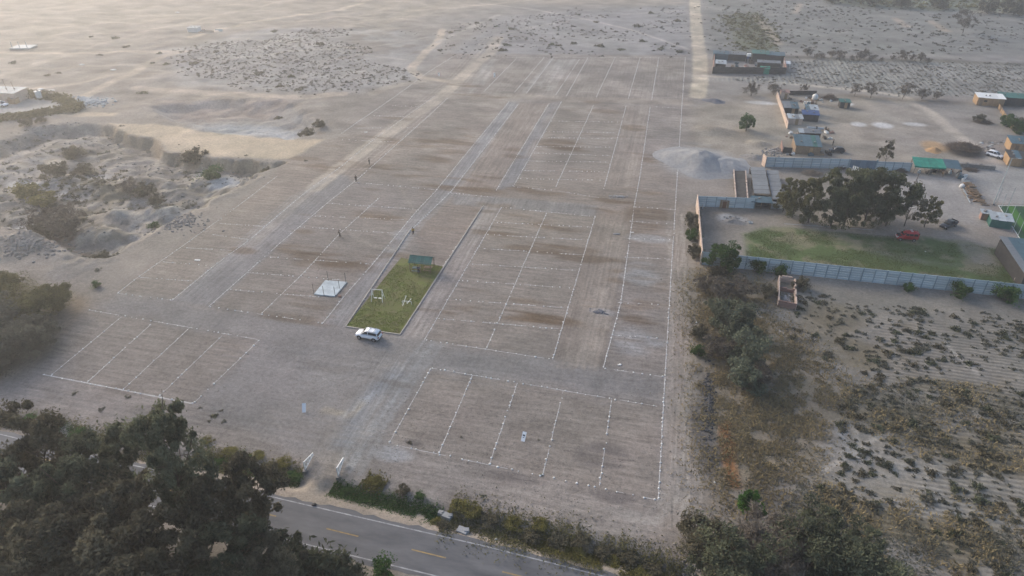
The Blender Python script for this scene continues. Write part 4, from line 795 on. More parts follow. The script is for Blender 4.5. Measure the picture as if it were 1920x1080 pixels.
for i, (px, py, s) in enumerate([(960,55,1.5),(950,85,1.4),(942,95,1.6),(1075,82,1.5),(1035,84,1.3),(1048,86,1.3),(1125,87,1.7),(1165,94,1.3),(1118,42,1.2),(1195,50,2.0),(1240,92,1.4),(845,62,1.2),(825,95,1.2),(1220,25,1.5),(1270,40,1.8),(1275,98,1.6),(930,50,1.0),(895,44,1.1),(1085,28,1.2),(1205,78,1.4)]):
    o = link('plain_shrub', cm[i % 6], None, on(px, py, -.05), random.uniform(0,6.3)); o.scale = (s*1.3, s, s*.9)
    tag(o, 'dark shrub standing singly on the grey plain behind the plots', 'shrub', 'single shrubs on the plain')
for i, (px, py, s) in enumerate([(365,120,1.6),(312,119,1.2),(405,97,1.3),(285,117,1.0),(215,72,1.6),(235,88,1.4),(170,68,1.0),(25,119,1.4),(90,142,1.1),(187,104,1.0),(300,101,1.1),(420,83,1.0),(485,137,1.8),(515,60,1.6),(600,85,1.8),(590,62,1.4),(545,143,1.3),(525,162,1.3),(562,168,1.5),(268,174,1.4),(520,210,1.2),(110,137,1.0)]):
    o = link('plain_shrub', cm[i % 6], None, on(px, py, -.05), random.uniform(0,6.3)); o.scale = (s*1.3, s, s*.9)
    tag(o, 'dusty shrub standing singly on the pale sandy plain', 'shrub', 'single shrubs on the sandy plain')
for i, (px, py, s) in enumerate([(190,768,.5),(236,743,.3),(242,745,.35),(392,790,.3),(402,780,.5),(415,770,.3),(420,790,.4),(140,738,.4),(290,765,.4),(375,765,.3),(1015,890,.3),(768,830,.4),(865,820,.25),(905,930,.35),(1068,985,.35),(1085,990,.3),(1010,825,.2),(400,780,.45)]):
    o = link('weed_tuft', cm[i % 6], None, on(px, py, -.02), random.uniform(0,6.3)); o.scale = (s*1.3, s, s*.6)
    tag(o, 'small dark weed tuft on the open ground between plots and road', 'weed', 'weed tufts on the open ground')
# ================================================================== VEHICLES
def wheel(parent, x, y, r, wd):
    t = MB().tube([(x, y-wd/2, r), (x, y-wd/2+.03, r), (x, y+wd/2-.03, r), (x, y+wd/2, r)], [r*.9, r, r, r*.9], 16).obj('wheel', M_rubber, parent)
    s = 1 if y > 0 else -1
    MB().tube([(x, y+s*(wd/2-.02), r), (x, y+s*(wd/2+.015), r)], [r*.62, r*.56], 12).obj('rim', M_rim, t)
PAINT = {'white': pm('car_white', (.78,.80,.83), (.72,.74,.77), .6, .28, spec=.5), 'black': pm('car_black', (.035,.037,.045), (.025,.026,.032), .6, .3, spec=.5), 'red': pm('car_red', (.38,.02,.025), (.30,.016,.02), .8, .4, spec=.5)}
M_lamp = pm('lamp_lens', (.55,.56,.58), (.4,.4,.42), 2, .15, spec=.6); M_tail = pm('tail_lens', (.28,.02,.02), (.2,.015,.015), 2, .2, spec=.6); M_trim = pm('dark_trim', (.03,.03,.032), (.02,.02,.022), 2, .7)
def car(name, label, px, py, head, paint, kind, size=1.0):
    """built along +x with the nose at +x; head = direction of the nose in degrees from +x"""
    p = on(px, py); t = thing(name, label, 'car' if kind != 'pickup' else 'pickup', p, R(head)); t.scale = (size,)*3; P_ = PAINT[paint]
    if kind == 'suv':
        body = [(-2.14,.74,.48,.92),(-2.06,.86,.32,1.04),(-1.5,.90,.26,1.08),(-.4,.90,.24,1.04),(.7,.90,.24,1.02),(1.0,.90,.25,1.0),(1.6,.88,.26,.96),(2.0,.83,.32,.86),(2.14,.72,.42,.74)]
        cab = [(-2.02,.72,.98,1.06),(-1.82,.76,.98,1.5),(-1.0,.75,.98,1.61),(0,.73,.98,1.61),(.35,.71,.98,1.56),(1.12,.74,.96,1.04)]; roof = [(-1.92,.66,1.50,1.57),(-1.2,.68,1.585,1.66),(0,.68,1.595,1.66),(.42,.64,1.53,1.60)]; wx_ = (1.35,-1.3); r = .36
    elif kind == 'hatch':
        body = [(-1.95,.72,.42,.84),(-1.86,.80,.3,.94),(-1.2,.83,.24,.96),(-.2,.84,.22,.93),(.8,.83,.22,.90),(1.4,.80,.24,.83),(1.8,.75,.3,.72),(1.95,.64,.38,.62)]
        cab = [(-1.86,.64,.88,.95),(-1.5,.69,.88,1.30),(-.9,.69,.88,1.43),(0,.68,.88,1.43),(.3,.66,.88,1.38),(1.05,.70,.86,.91)]; roof = [(-1.55,.60,1.32,1.38),(-1.0,.62,1.41,1.47),(0,.62,1.415,1.47),(.34,.58,1.36,1.42)]; wx_ = (1.2,-1.2); r = .31
    elif kind == 'van':
        body = [(-1.85,.76,.35,1.2),(-1.8,.82,.26,1.72),(-1.0,.83,.22,1.82),(.3,.83,.22,1.80),(.62,.82,.22,1.55),(.95,.82,.24,1.02),(1.5,.80,.26,.92),(1.82,.72,.34,.72)]
        cab = None; roof = None; wx_ = (1.22,-1.15); r = .30
    else:
        body = [(-2.5,.82,.55,1.0),(-2.42,.88,.42,1.06),(-1.0,.90,.36,1.08),(-.9,.90,.34,1.06),(.7,.90,.34,1.04),(1.7,.88,.36,1.02),(2.35,.82,.42,.92),(2.5,.72,.5,.8)]
        cab = [(-.98,.72,1.0,1.1),(-.85,.74,1.0,1.66),(.1,.72,1.0,1.68),(.42,.70,1.0,1.60),(1.1,.74,.98,1.06)]; roof = [(-.92,.68,1.62,1.69),(0,.68,1.67,1.74),(.5,.64,1.58,1.64)]; wx_ = (1.6,-1.55); r = .38
    b = MB().loft(body).obj('body', P_, t, True)
    hw = body[3][1]
    if cab:
        MB().loft(cab).obj('windows', M_glass, t, True); rf = MB().loft(roof, 10).obj('roof', P_, t, True)
        zc = cab[0][2]
        for s in (-1, 1):
            for (xa, xb, zt) in ((cab[-1][0]-.05, cab[-2][0]+.02, cab[-2][3]), (cab[len(cab)//2][0]-.25, cab[len(cab)//2][0]-.27, cab[2][3]), (cab[0][0]+.02, cab[1][0]+.02, cab[1][3])):
                MB().bar((xa, s*(hw-.155), zc+.02), (xb, s*(hw-.19), zt-.02), .09, .06).obj('pillar', P_, t)
        for s in (-1, 1): MB().box((cab[-1][0]-.25, s*(hw+.09), zc+.12), (.12,.16,.13), taper=.8).obj('mirror', P_, t)
    else:
        MB().sheet([(.40,-.70,1.66),(.40,.70,1.66),(.96,.72,1.06),(.96,-.72,1.06)][::-1], -.03).obj('windscreen', M_glass, t)
        for s in (-1, 1):
            for (xa, xb) in ((-.05,.50), (-.8,-.12), (-1.6,-.9)): MB().box(((xa+xb)/2, s*.815, 1.38), (xb-xa, .05, .42), taper=.9).obj('side_window', M_glass, t)
        MB().box((-1.835, 0, 1.38), (.06, 1.2, .42)).obj('rear_window', M_glass, t)
        MB().sheet([(.92,-.72,1.06),(.92,.72,1.06),(1.45,.66,1.72),(1.45,-.66,1.72)], .05).obj('raised_bonnet', P_, t)
        MB().box((1.35, 0, .93), (.75, 1.2, .1)).obj('engine_bay', M_trim, t); MB().box((1.80, 0, .62), (.08, 1.3, .2)).obj('bumper', M_white, t)
        for y in (-.3,.3): MB().box((-.6, y, 1.88), (.35,.12,.1)).obj('roof_box', M_white, t)
    fx = body[-1][0]-.1; bx = body[0][0]+.06
    for s in (-1, 1):
        MB().box((fx-.04, s*(hw-.28), body[-2][3]-.12), (.16,.34,.16), rz=-s*.25).obj('headlight', M_lamp, t)
        MB().box((bx-.02, s*(hw-.19), body[1][3]-.16), (.14,.26,.2)).obj('tail_light', M_tail, t)
    MB().box((fx+.03, 0, .48), (.14, hw*1.5, .14)).obj('grille', M_trim, t); MB().box((bx-.02, 0, .46), (.12, hw*1.6, .16)).obj('rear_bumper', M_trim, t)
    for xw in wx_:
        for s in (-1, 1):
            MB().tube([(xw, s*(hw-.06), r), (xw, s*(hw+.006), r)], r*1.16, 16).obj('wheel_arch', M_trim, t); wheel(t, xw, s*(hw-.07), r, .22)
    if kind == 'suv':
        for s in (-1, 1): MB().bar((-1.7, s*.58, 1.70), (.1, s*.58, 1.70), .05).obj('roof_rail', M_rim, t)
        for x in (-1.2,-.3): MB().bar((x, -.66, 1.74), (x, .66, 1.74), .05).obj('roof_bar', M_lgrey, t)
    if kind == 'pickup':
        MB().box((-1.7, 0, 1.065), (1.4, 1.5, .06)).obj('cargo_bed', M_trim, t)
        for s in (-1, 1): MB().box((-1.7, s*.82, 1.18), (1.5,.08,.24)).obj('bed_side', P_, t)
        MB().box((-2.44, 0, 1.16), (.08, 1.6, .24)).obj('tailgate', P_, t)
    return t
car('white_suv', 'white sport utility car with roof bars parked at the corner of the lawn', 692, 633, 176, 'white', 'suv', 1.02)
car('white_car', 'small white hatchback on the dirt track past the canopy', 1864, 294, -40, 'white', 'hatch', 1.05)
car('black_car', 'black hatchback parked in the yard beside the green-roofed shack', 1568, 285, 186, 'black', 'hatch', 1.0)
car('red_van', 'small red van with its bonnet raised on the walled lawn', 1698, 449, 183, 'red', 'van', 1.12)
car('black_pickup', 'black pickup truck at the end of the yard trees', 1777, 425, 222, 'black', 'pickup', .9)
car('parked_truck', 'small white truck cut off at the picture edge beside the sandy slope', 2, 201, 10, 'white', 'hatch', 1.2)
# ================================================================== LAWN WITH PLAYGROUND
PK = G([(648,613),(750,628),(830,500),(752,483)])         # near left, near right, far right, far left
M_lawn = pm('lawn', (.125,.16,.034), (.15,.128,.06), .5, .95, bump=.04, detail=9)
lw = []
c4 = [np.array(p) for p in PK]; nu, nv = 16, 36
for j in range(nv+1):
    for i in range(nu+1):
        u, v = i/nu, j/nv; q = (c4[0]*(1-u)+c4[1]*u)*(1-v)+(c4[3]*(1-u)+c4[2]*u)*v; lw.append((q[0], q[1], .03+.03*random.random()))
lf = [(j*(nu+1)+i, j*(nu+1)+i+1, (j+1)*(nu+1)+i+1, (j+1)*(nu+1)+i) for j in range(nv) for i in range(nu)]
tag(link('lawn', npmesh('lawn', lw, lf, M_lawn, True)), kind='structure')
M_kerb = pm('kerb', (.52,.47,.41), (.36,.32,.28), 2, .9)
kb = thing('lawn_kerb', 'low pale kerb edging running round the playground lawn', 'kerb')
kpts = [g(770,430), PK[0], PK[1], g(905,388)]
for a, b in zip(kpts[:-1], kpts[1:]):
    L = np.hypot(*(b-a)); n = int(L/1.6); e_ = (b-a)/L
    for i in range(n):
        m_ = a+e_*(i+.5)*L/n; MB().box((0,0,0), (L/n-.04, .16, .2)).obj('kerb_stone', M_kerb, kb).location = (m_[0], m_[1], .085)
        kb.children[-1].rotation_euler = (0, 0, math.atan2(e_[1], e_[0])+random.gauss(0,.006))
gp = poly_points(PK, 15000, r5); gp = gp[fbm(gp[:,0], gp[:,1], 3.2, 171, 4)+r5.normal(0,.10,len(gp)) > .47]
V_, F_ = leaves_arrays(np.stack([gp[:,0], gp[:,1], np.full(len(gp), .06)], 1), None, .11, r5, -1.0, 1.6)
L_lawn = leafmat('leaf_lawn', (.16,.21,.035), (.075,.095,.022), .25)
tag(link('lawn_grass', npmesh('lawn_grass', V_, F_, L_lawn, tint=np.repeat(r5.uniform(0,1,len(gp)), 4))), 'uneven green grass of the playground lawn', 'grass', kind='stuff')
# swing
sw = thing('swing_set', 'white swing frame with two seats on the lawn', 'swing', on(709,563), R(4))
M_swing = pm('swing_white', (.85,.85,.80), (.68,.68,.62), 3, .5)
for s in (-1, 1):
    for yy in (-.7,.7): MB().tube([(s*.95, 0, 2.3), (s*1.05, yy, 0)], .06, 8).obj('leg', M_swing, sw)
    MB().bar((s*1.0, -.35, 1.15), (s*1.0, .35, 1.15), .05).obj('brace', M_swing, sw)
MB().tube([(-1.05,0,2.32),(1.05,0,2.32)], .065, 8).obj('crossbeam', M_swing, sw)
for x in (-.42,.42):
    st_ = MB().box((x, 0, .5), (.55,.30,.06)).obj('seat', M_swing, sw)
    for s in (-.2,.2): MB().tube([(x+s, 0, 2.3), (x+s, 0, .52)], .012, 5).obj('chain', M_metal, st_)
ps = thing('seesaw', 'white tubular seesaw pair beside the swing on the lawn', 'seesaw', on(763,570), R(4))
MB().tube([(-.85,0,0),(-.85,0,.5),(-.75,0,.6),(.75,0,.6),(.85,0,.5),(.85,0,0)], .06, 8).obj('stand', M_swing, ps)
for x, t_ in ((-.42,.22),(.42,-.22)):
    bm_ = MB().tube([(x,-1.25,.63-t_*1.4),(x,1.25,.63+t_*1.4)], .055, 8).obj('beam', M_swing, ps)
    for s in (-1, 1): MB().bar((x-.18, s*1.0, .80+t_*1.1*s), (x+.18, s*1.0, .80+t_*1.1*s), .04).obj('handle', M_swing, bm_)
# shelter with tables
sh = thing('picnic_shelter', 'open shelter with dark green gabled roof at the end of the lawn', 'shelter', on(792,505), R(3))
W_, D_, hE, hR = 4.3, 2.6, 2.25, 3.0
for s in (-1, 1):
    n = 6
    for i in range(n):
        xa = -W_/2-.15+(W_+.3)*i/n; xb = -W_/2-.15+(W_+.3)*(i+1)/n-.015
        q = [(xa, s*(D_/2+.25), hE-.1), (xb, s*(D_/2+.25), hE-.1), (xb, 0, hR), (xa, 0, hR)]; MB().sheet(q if s < 0 else [q[1], q[0], q[3], q[2]], .04).obj('roof_sheet', M_green, sh)
MB().tube([(-W_/2-.15,0,hR+.02),(W_/2+.15,0,hR+.02)], .06, 6).obj('ridge_cap', M_green, sh)
for x in (-W_/2+.1, 0, W_/2-.1):
    for s in (-1, 1): MB().bar((x, s*D_/2, 0), (x, s*D_/2, hE), .11).obj('post', M_wood, sh)
    MB().bar((x, -D_/2, hE-.06), (x, D_/2, hE-.06), .09).obj('tie_beam', M_wood, sh)
for s in (-1, 1): MB().bar((-W_/2, s*D_/2, hE-.02), (W_/2, s*D_/2, hE-.02), .1).obj('eaves_beam', M_wood, sh)
def table(px, py, label, mat, rz=0):
    t = thing('picnic_table', label, 'table', on(px, py), rz)
    MB().box((0,0,.74), (1.5,.75,.05)).obj('table_top', mat, t)
    for s in (-1, 1):
        b = MB().box((0, s*.75, .45), (1.5,.28,.05)).obj('bench', mat, t)
        for x in (-.55,.55): MB().bar((x, s*.75, 0), (x, s*.75, .43), .07).obj('leg', M_wood, b)
    for x in (-.5,.5): MB().bar((x, 0, 0), (x, 0, .72), .08).obj('leg', M_wood, t)
table(781,508,'bluish table standing under the green shelter, lawn side', M_bluegrey, .1); table(803,507,'brown wooden table under the green shelter', M_wood, .05)
# concrete slab with posts
slab_c = G([(589,553),(628,557),(651,530),(610,527)])
M_slab = pm('pale_slab', (.50,.56,.58), (.30,.34,.36), .8, .8, bump=.01)
sb = thing('concrete_slab', 'pale blue-grey concrete slab on the ground with thin posts', 'slab')
for (i0, i1) in ((0,.5),(.5,1)):
    A_ = [slab_c[0]*(1-i0)+slab_c[3]*i0, slab_c[1]*(1-i0)+slab_c[2]*i0, slab_c[1]*(1-i1)+slab_c[2]*i1, slab_c[0]*(1-i1)+slab_c[3]*i1]
    MB().sheet([(q[0], q[1], .22-.01*(i0 > 0)) for q in A_], .22).obj('slab_panel', M_slab, sb)
for (px, py) in [(608,556),(629,557),(649,531),(637,543),(616,528),(589,552)]:
    q = on(px, py); MB().tube([(q.x, q.y, 0), (q.x, q.y, 2.3)], .045, 6).obj('post', M_metal, sb)
for i in range(9):
    q = on(637+random.uniform(-3,3), 556+random.uniform(-2,2)); o = link('loose_brick', MB().box((0,0,0), (.3,.18,.14)).mesh('loose_brick', M_brick), None, (q.x, q.y, .07), random.uniform(0,3)); tag(o, 'loose reddish brick lying at the corner of the concrete slab', 'brick', 'bricks by the slab')
# gate leaves
def gate(px, py, px2, py2, label):
    a = on(px, py); b = on(px2, py2); d = b-a; L = d.length; t = thing('gate_leaf', label, 'gate', a, math.atan2(d.y, d.x)); hh = 1.75
    MB().box((0,0,.2), (.55,.55,.45), rz=.3).obj('footing', M_rubble, t)
    MB().bar((.1,0,.1), (.1,0,hh+.1), .12).obj('post', M_white, t)
    MB().bar((.1,0,hh), (L,0,.85), .12).obj('top_rail', M_white, t); MB().bar((.1,0,.35), (L,0,.6), .12).obj('bottom_rail', M_white, t)
    n = 5
    for i in range(n):
        u = (i+.5)/n; u2 = (i+1)/n; zt = lambda k: hh+(.75-hh)*k; zb = lambda k: .35+(.6-.35)*k
        MB().bar((.1+(L-.1)*u, 0, zb(u)), (.1+(L-.1)*u, 0, zt(u)), .09).obj('upright', M_white, t)
        MB().bar((.1+(L-.1)*(u-.1), 0, zb(u-.1)), (.1+(L-.1)*(u2-.02), 0, zt(u2-.02)), .08).obj('brace', M_white, t)
gate(572,884,588,856,'open white gate leaf beside the end of the hedge'); gate(634,896,645,866,'open white gate leaf at the start of the bright grass strip')
# signs and boards
def board(px, py, label, w_, h_, rz, tilt, mark=False, z0=.05):
    p = on(px, py); t = thing('sign_board', label, 'sign', p, rz)
    MB().box((0,0,z0+h_/2), (w_,.05,h_), rx=tilt).obj('panel', pm('sign_white', (.92,.92,.91), (.85,.85,.84), 3, .6), t)
    MB().bar((0,.06-.5*h_*math.sin(tilt)*.5,-.1), (0,.06-.5*h_*math.sin(tilt)*.5,z0+h_*.5+h_*.25*math.cos(tilt)-.06), .06).obj('stake', M_wood, t)
    if mark:
        for (f_, a_, b_) in ((.12,.6,.16), (-.10,.45,.07)): MB().box((0,-.032*math.cos(tilt)-h_*f_*math.sin(tilt),z0+h_/2+h_*f_*math.cos(tilt)-.032*math.sin(tilt)), (w_*a_,.012,h_*b_), rx=tilt).obj('printed_mark', M_metal, t)
board(571,770,'narrow white board standing on the grey open ground by the gate', .55, 1.35, R(20), R(-48), z0=-.12)
board(982,824,'narrow white sign with dark marks standing in a front plot', .55, 1.35, R(-5), R(-48), True, z0=-.12)
board(927,145,'white marker board standing in the farthest plots', .6, 1.6, 0, 0); board(823,143,'small white marker board at the edge of the farthest plots', .5, 1.2, 0, 0)
def plank(px, py, label, L, w_, rz, mat=M_white): return tag(link('plank', MB().box((0,0,.06), (L, w_, .08)).mesh('plank', mat), None, on(px, py), rz), label, 'plank')
plank(370,488,'white plank lying flat in a plot near the quarry bank', 1.1, .4, .15); plank(686,248,'white board lying by the pale dirt road', .9, .4, .4); plank(1185,438-2,'pale plank among rubble in the boundary strip', .8,.2,.3)
# ================================================================== PEOPLE
SKIN = pm('skin', (.34,.20,.14), (.28,.16,.11), 3, .6); HAIR = pm('hair', (.02,.016,.014), (.012,.01,.009), 4, .6)
def skinned(name, nodes, edges, mat, parent, root=0):
    """one continuous body grown round a jointed skeleton: nodes = (x, y, z, rx, ry)"""
    me = bpy.data.meshes.new(name); me.from_pydata([n[:3] for n in nodes], edges, []); o = link(name, me, parent)
    sk = o.modifiers.new('skin', 'SKIN'); sk.use_smooth_shade = True
    for v, n in zip(me.skin_vertices[0].data, nodes): v.radius = (n[3], n[4]); v.use_root = False
    me.skin_vertices[0].data[root].use_root = True
    ssf = o.modifiers.new('subsurf', 'SUBSURF'); ssf.levels = 1; ssf.render_levels = 1
    me.materials.append(mat); return o
def person(label, px, py, rz, top, trousers, stride=.18, arm=.15, lean=0.0):
    t = thing('person', label, 'person', on(px, py), rz); ln_ = lean
    N_ = [(0,0,.95,.14,.11),(0,ln_*.4,1.18,.13,.10),(0,ln_*.8,1.42,.15,.10),(0,ln_,1.52,.055,.055),(0,ln_+.01,1.60,.075,.085),(0,ln_+.01,1.70,.075,.09),
      (.19,ln_*.8,1.42,.065,.065),(.24,arm*.5,1.16,.05,.05),(.25,arm+.08,.93,.038,.038),(.255,arm+.12,.84,.035,.025),(-.19,ln_*.8,1.42,.065,.065),(-.24,-arm*.4,1.16,.05,.05),(-.25,-arm*.2,.92,.038,.038),(-.255,-arm*.1,.83,.035,.025),
      (.09,0,.88,.09,.09),(.10,stride*.6,.48,.065,.065),(.10,stride*.55,.08,.045,.045),(.11,stride*.55+.15,.04,.045,.03),(-.09,0,.88,.09,.09),(-.10,-stride*.3,.48,.065,.065),(-.10,-stride,.08,.045,.045),(-.11,-stride+.15,.04,.045,.03)]
    E_ = [(0,1),(1,2),(2,3),(3,4),(4,5),(2,6),(6,7),(7,8),(8,9),(2,10),(10,11),(11,12),(12,13),(0,14),(14,15),(15,16),(16,17),(0,18),(18,19),(19,20),(20,21)]
    skinned('body', N_, E_, SKIN, t)
    gr = lambda ids, k: [(*N_[i][:3], N_[i][3]+k, N_[i][4]+k) for i in ids]
    skinned('shirt', gr([0,1,2,6,7,8,10,11,12], .022), [(0,1),(1,2),(2,3),(3,4),(4,5),(2,6),(6,7),(7,8)], top, t)
    skinned('trousers', gr([0,14,15,16,18,19,20], .02), [(0,1),(1,2),(2,3),(0,4),(4,5),(5,6)], trousers, t)
    MB().loft([(-.09,.03,1.66,1.76),(-.06,.08,1.62,1.81),(0,.095,1.66,1.84),(.06,.08,1.70,1.82),(.09,.03,1.73,1.78)], 10, 2).obj('hair', HAIR, t, True)
    for s in (-1, 1): MB().box((s*.03, ln_+.095, 1.71), (.022,.012,.014)).obj('eye', HAIR, t)
    MB().box((0, ln_+.10, 1.675), (.025,.03,.045), taper=.6).obj('nose', SKIN, t)
    return t
C_yel = pm('yellow_shirt', (.55,.36,.05), (.42,.27,.04), 3, .8); C_navy = pm('navy_cloth', (.03,.035,.06), (.02,.022,.04), 3, .8); C_dark = pm('dark_cloth', (.025,.025,.028), (.016,.016,.018), 3, .8); C_oliv = pm('drab_cloth', (.13,.12,.09), (.09,.08,.06), 3, .8); C_blue = pm('blue_cloth', (.07,.10,.17), (.05,.07,.12), 3, .8)
person('person in a yellow shirt and dark trousers walking on the street above the lawn', 775, 440, R(200), C_yel, C_navy, .2, .1)
person('person in black clothes standing by the pale dirt road', 668, 341, R(20), C_dark, C_dark, .1, .2)
person('small dark figure farther up beside the lot line', 693, 309, R(80), C_dark, C_oliv, .1, .1)
person('person in drab clothes bending over the line in the middle plots', 638, 445, R(120), C_oliv, C_dark, .2, .35, .18)
person('dark figure standing behind the black hatchback in the yard', 1561, 273, R(60), C_dark, C_dark, .1, .1)
person('person in blue sitting area shade under the green shelter', 785, 512, R(0), C_blue, C_navy, .1, .1)
# ================================================================== FENCES AND WALLS
def panel_fence(pa, pb, label, h_, bay, rows, mat=M_conc, post=M_concd, name='panel_fence', planks=True):
    a = on(*pa); b = on(*pb); d = b-a; L = Vector((d.x, d.y)).length; n = max(1, round(L/bay)); bay = L/n
    t = thing(name, label, 'fence', (a.x, a.y, 0), math.atan2(d.y, d.x)); ph = h_/rows
    pmesh = MB().box((0,0,0), (bay-.17,.09,ph-.06)).mesh('plank', mat); qmesh = MB().box((0,0,(h_+.05)/2-.1), (.19,.22,h_+.25)).mesh('post', post)
    for i in range(n+1): link('post', qmesh, t, (i*bay, 0, 0))
    for i in range(n):
        for r_ in range(rows):
            o = link('plank', pmesh, t, ((i+.5)*bay+random.gauss(0,.006), random.gauss(0,.008), ph*(r_+.5)+.02), random.gauss(0,.004))
    return t
panel_fence((1313,496),(2060,575),'long blue-grey concrete panel fence in front of the walled lawn', 2.95, 2.12, 6)
panel_fence((1305,387),(1413,391),'pale blue panel fence closing the back of the walled corner', 2.6, 2.1, 5, name='back_fence')
panel_fence((1434,313),(1588,317),'pale blue panel wall between the shacks and the tree yard', 2.7, 2.2, 4, name='yard_fence')
panel_fence((1640,319),(1705,322),'short stretch of panel wall behind the grey-leaved tree', 2.4, 2.2, 4, name='yard_fence')
def block_wall(pa, pb, label, h_, mat, name='block_wall', th=.2, bl=1.2, rows=5, drop=0.0, za=None):
    """wall of blocks: courses laid with broken joints, each block its own piece"""
    a = on(*pa); b = on(*pb); d = b-a; L = Vector((d.x, d.y)).length; t = thing(name, label, 'wall', (a.x, a.y, min(a.z, b.z)), math.atan2(d.y, d.x)); ch = h_/rows; n = max(1, round(L/bl)); bl = L/n
    full = MB().box((0,0,0), (bl-.02, th, ch-.02)).mesh('block', mat); half = MB().box((0,0,0), (bl/2-.02, th, ch-.02)).mesh('block', mat)
    for r_ in range(rows):
        odd = r_ % 2
        for i in range(n+odd):
            if drop and r_ >= rows-2 and random.random() < drop: continue
            if odd and i in (0, n): link('block', half, t, (bl/4 if i == 0 else L-bl/4, random.gauss(0,.006), ch*(r_+.5)))
            else: link('block', full, t, ((i+.5-(.5 if odd else 0))*bl, random.gauss(0,.006), ch*(r_+.5)))
    return t
block_wall((1305,385),(1314,497),'pale pinkish block wall along the side of the walled corner', 2.75, M_adobe, bl=1.6)
block_wall((1434,314),(1428,308),'short pale return at the end of the panel wall', 2.9, M_adobe, bl=1.2, name='wall_return')
# ruin
ru = [(1458,574),(1491,581),(1488,531),(1459,527)]
for i, (a, b, lb, m_) in enumerate([(ru[0], ru[1], 'reddish front wall of the roofless brick ruin', M_brick),(ru[1], ru[2], 'side wall of the roofless ruin facing the furrowed field', M_adobe),(ru[3], ru[2], 'back wall of the roofless ruin nearest the fence', M_adobe),(ru[0], ru[3], 'side wall of the roofless ruin facing the brush', M_adobe),((1459,545),(1489,550),'low cross wall inside the roofless ruin', M_brick)]):
    block_wall(a, b, lb, 1.35 if i != 4 else .9, m_, 'ruin_wall', .22, .9, 4, .25 if i in (1,4) else .06)
# gate panel in the upper wall, door in the back fence
mg = thing('sheet_gate', 'dark blue-grey sheet metal gate in the panel wall', 'gate', on(1590,317), math.atan2(*(on(1640,319)-on(1590,317)).yx[:2]))
Lg = (on(1640,319)-on(1590,317)).length
for i in range(5): MB().box((Lg*(i+.5)/5, 0, 1.3), (Lg/5-.03,.06,2.5)).obj('gate_sheet', pm('gate_blue', (.17,.24,.30), (.12,.17,.22), 1.2, .6), mg)
for x in (0, Lg): MB().box((x,0,1.4), (.25,.25,2.9)).obj('post', M_concd, mg)
dr = thing('fence_door', 'brown framed doorway leaning on the back panel fence', 'door', on(1357,390), .04)
for x in (-.75,.75): MB().box((x,-.2,.95), (.5,.1,1.9)).obj('side_board', M_wood, dr)
MB().box((0,-.2,.9), (.9,.06,1.7)).obj('door_leaf', pm('rust_door', (.20,.09,.05), (.12,.055,.03), 2, .8), dr); MB().box((0,-.2,1.95), (2.0,.12,.12)).obj('lintel', M_wood, dr)
tag(link('white_slab', MB().box((0,0,.5), (.12,.7,1.1), taper=.6).mesh('white_slab', M_white), None, on(1317,391), .2), 'small white slab leaning in the corner of the fence', 'slab')
# ================================================================== HUTS AND SHEDS
def hut(name, label, px, py, w_, d_, h_, wall, roof, rz=0.0, slope=.4, sheets=4, door=None, over=.25, cat='shed', open_front=False, window=False, patch=None):
    """front wall centre on the pixel; box of wall sheets with a lean-to roof of single sheets and a door"""
    t = thing(name, label, cat, on(px, py), rz)
    for (c_, s_, nm) in (((-w_/2+.05, d_/2, h_/2), (.1, d_, h_), 'side_wall'), ((w_/2-.05, d_/2, h_/2), (.1, d_, h_), 'side_wall'), ((0, d_-.05, h_/2+slope/2), (w_-.22,.1,h_+slope), 'back_wall')): MB().box(c_, s_).obj(nm, wall, t)
    if not open_front:
        n = max(2, int(w_/1.3))
        for i in range(n): MB().box((-w_/2+.11+(w_-.22)*(i+.5)/n, .05+random.uniform(-.01,.01), h_/2-.02), ((w_-.22)/n-.02,.09,h_-.04)).obj('wall_panel', wall, t)
    else:
        for i in range(3): MB().bar((-w_/2+.1+(w_-.2)*i/2, .06, 0), (-w_/2+.1+(w_-.2)*i/2, .06, h_), .12).obj('post', M_wood, t)
    if door: MB().box((door*w_/2, -.02, min(h_-.15, 1.9)/2), (.9,.06,min(h_-.15, 1.9))).obj('door', M_tan if wall is not M_tan else M_wood, t)
    if window: MB().box((-.2*w_, -.02, h_*.6), (.9,.06,.6)).obj('window', M_glass, t)
    for i in range(sheets):
        xa = -w_/2-over+(w_+2*over)*i/sheets; xb = xa+(w_+2*over)/sheets-.03; dz = random.uniform(0,.06); y0 = -over+random.uniform(-.15,.15)
        MB().sheet([(xa, y0, h_+.03+dz), (xb, y0, h_+.03+dz+random.uniform(-.04,.04)), (xb, d_+over, h_+slope+.05+dz), (xa, d_+over, h_+slope+.05+dz)], .05).obj('roof_sheet', random.choice(patch) if patch and random.random() < .5 else roof, t)
    for k in range(2): MB().box((random.uniform(-.35,.35)*w_, d_*random.uniform(.25,.8), h_+slope*.5+.2), (.5,.35,.2), rz=random.uniform(0,3)).obj('roof_weight', M_rubble, t)
    return t
S = [M_grey, M_lgrey, M_bluegrey]
hut('brick_shed','small tan brick shed at the head of the row of shacks',1470,186,2.6,2.4,2.2,M_adobe,M_brick,.05,.2,2,.3)
hut('shack','grey-roofed dark shack in the upper part of the row',1482,214,4.2,4.6,1.9,M_dark,M_grey,.04,.5,4,.3,patch=S)
hut('shack','pale-roofed shack behind the blue tarp roof',1521,218,3.4,3.6,2.0,M_dark,M_lgrey,.03,.4,3,None,patch=[M_lgrey, M_bluegrey])
hut('shack','shack with a blue tarp roof in the middle of the row',1518,228,4.6,2.6,2.1,M_dark,M_blue,.03,.5,1,None)
hut('shack','low pale shack beside the blue tarp roof',1490,234,4.0,3.4,1.9,M_adobe,M_lgrey,.04,.2,4,.2,patch=[M_lgrey, M_grey])
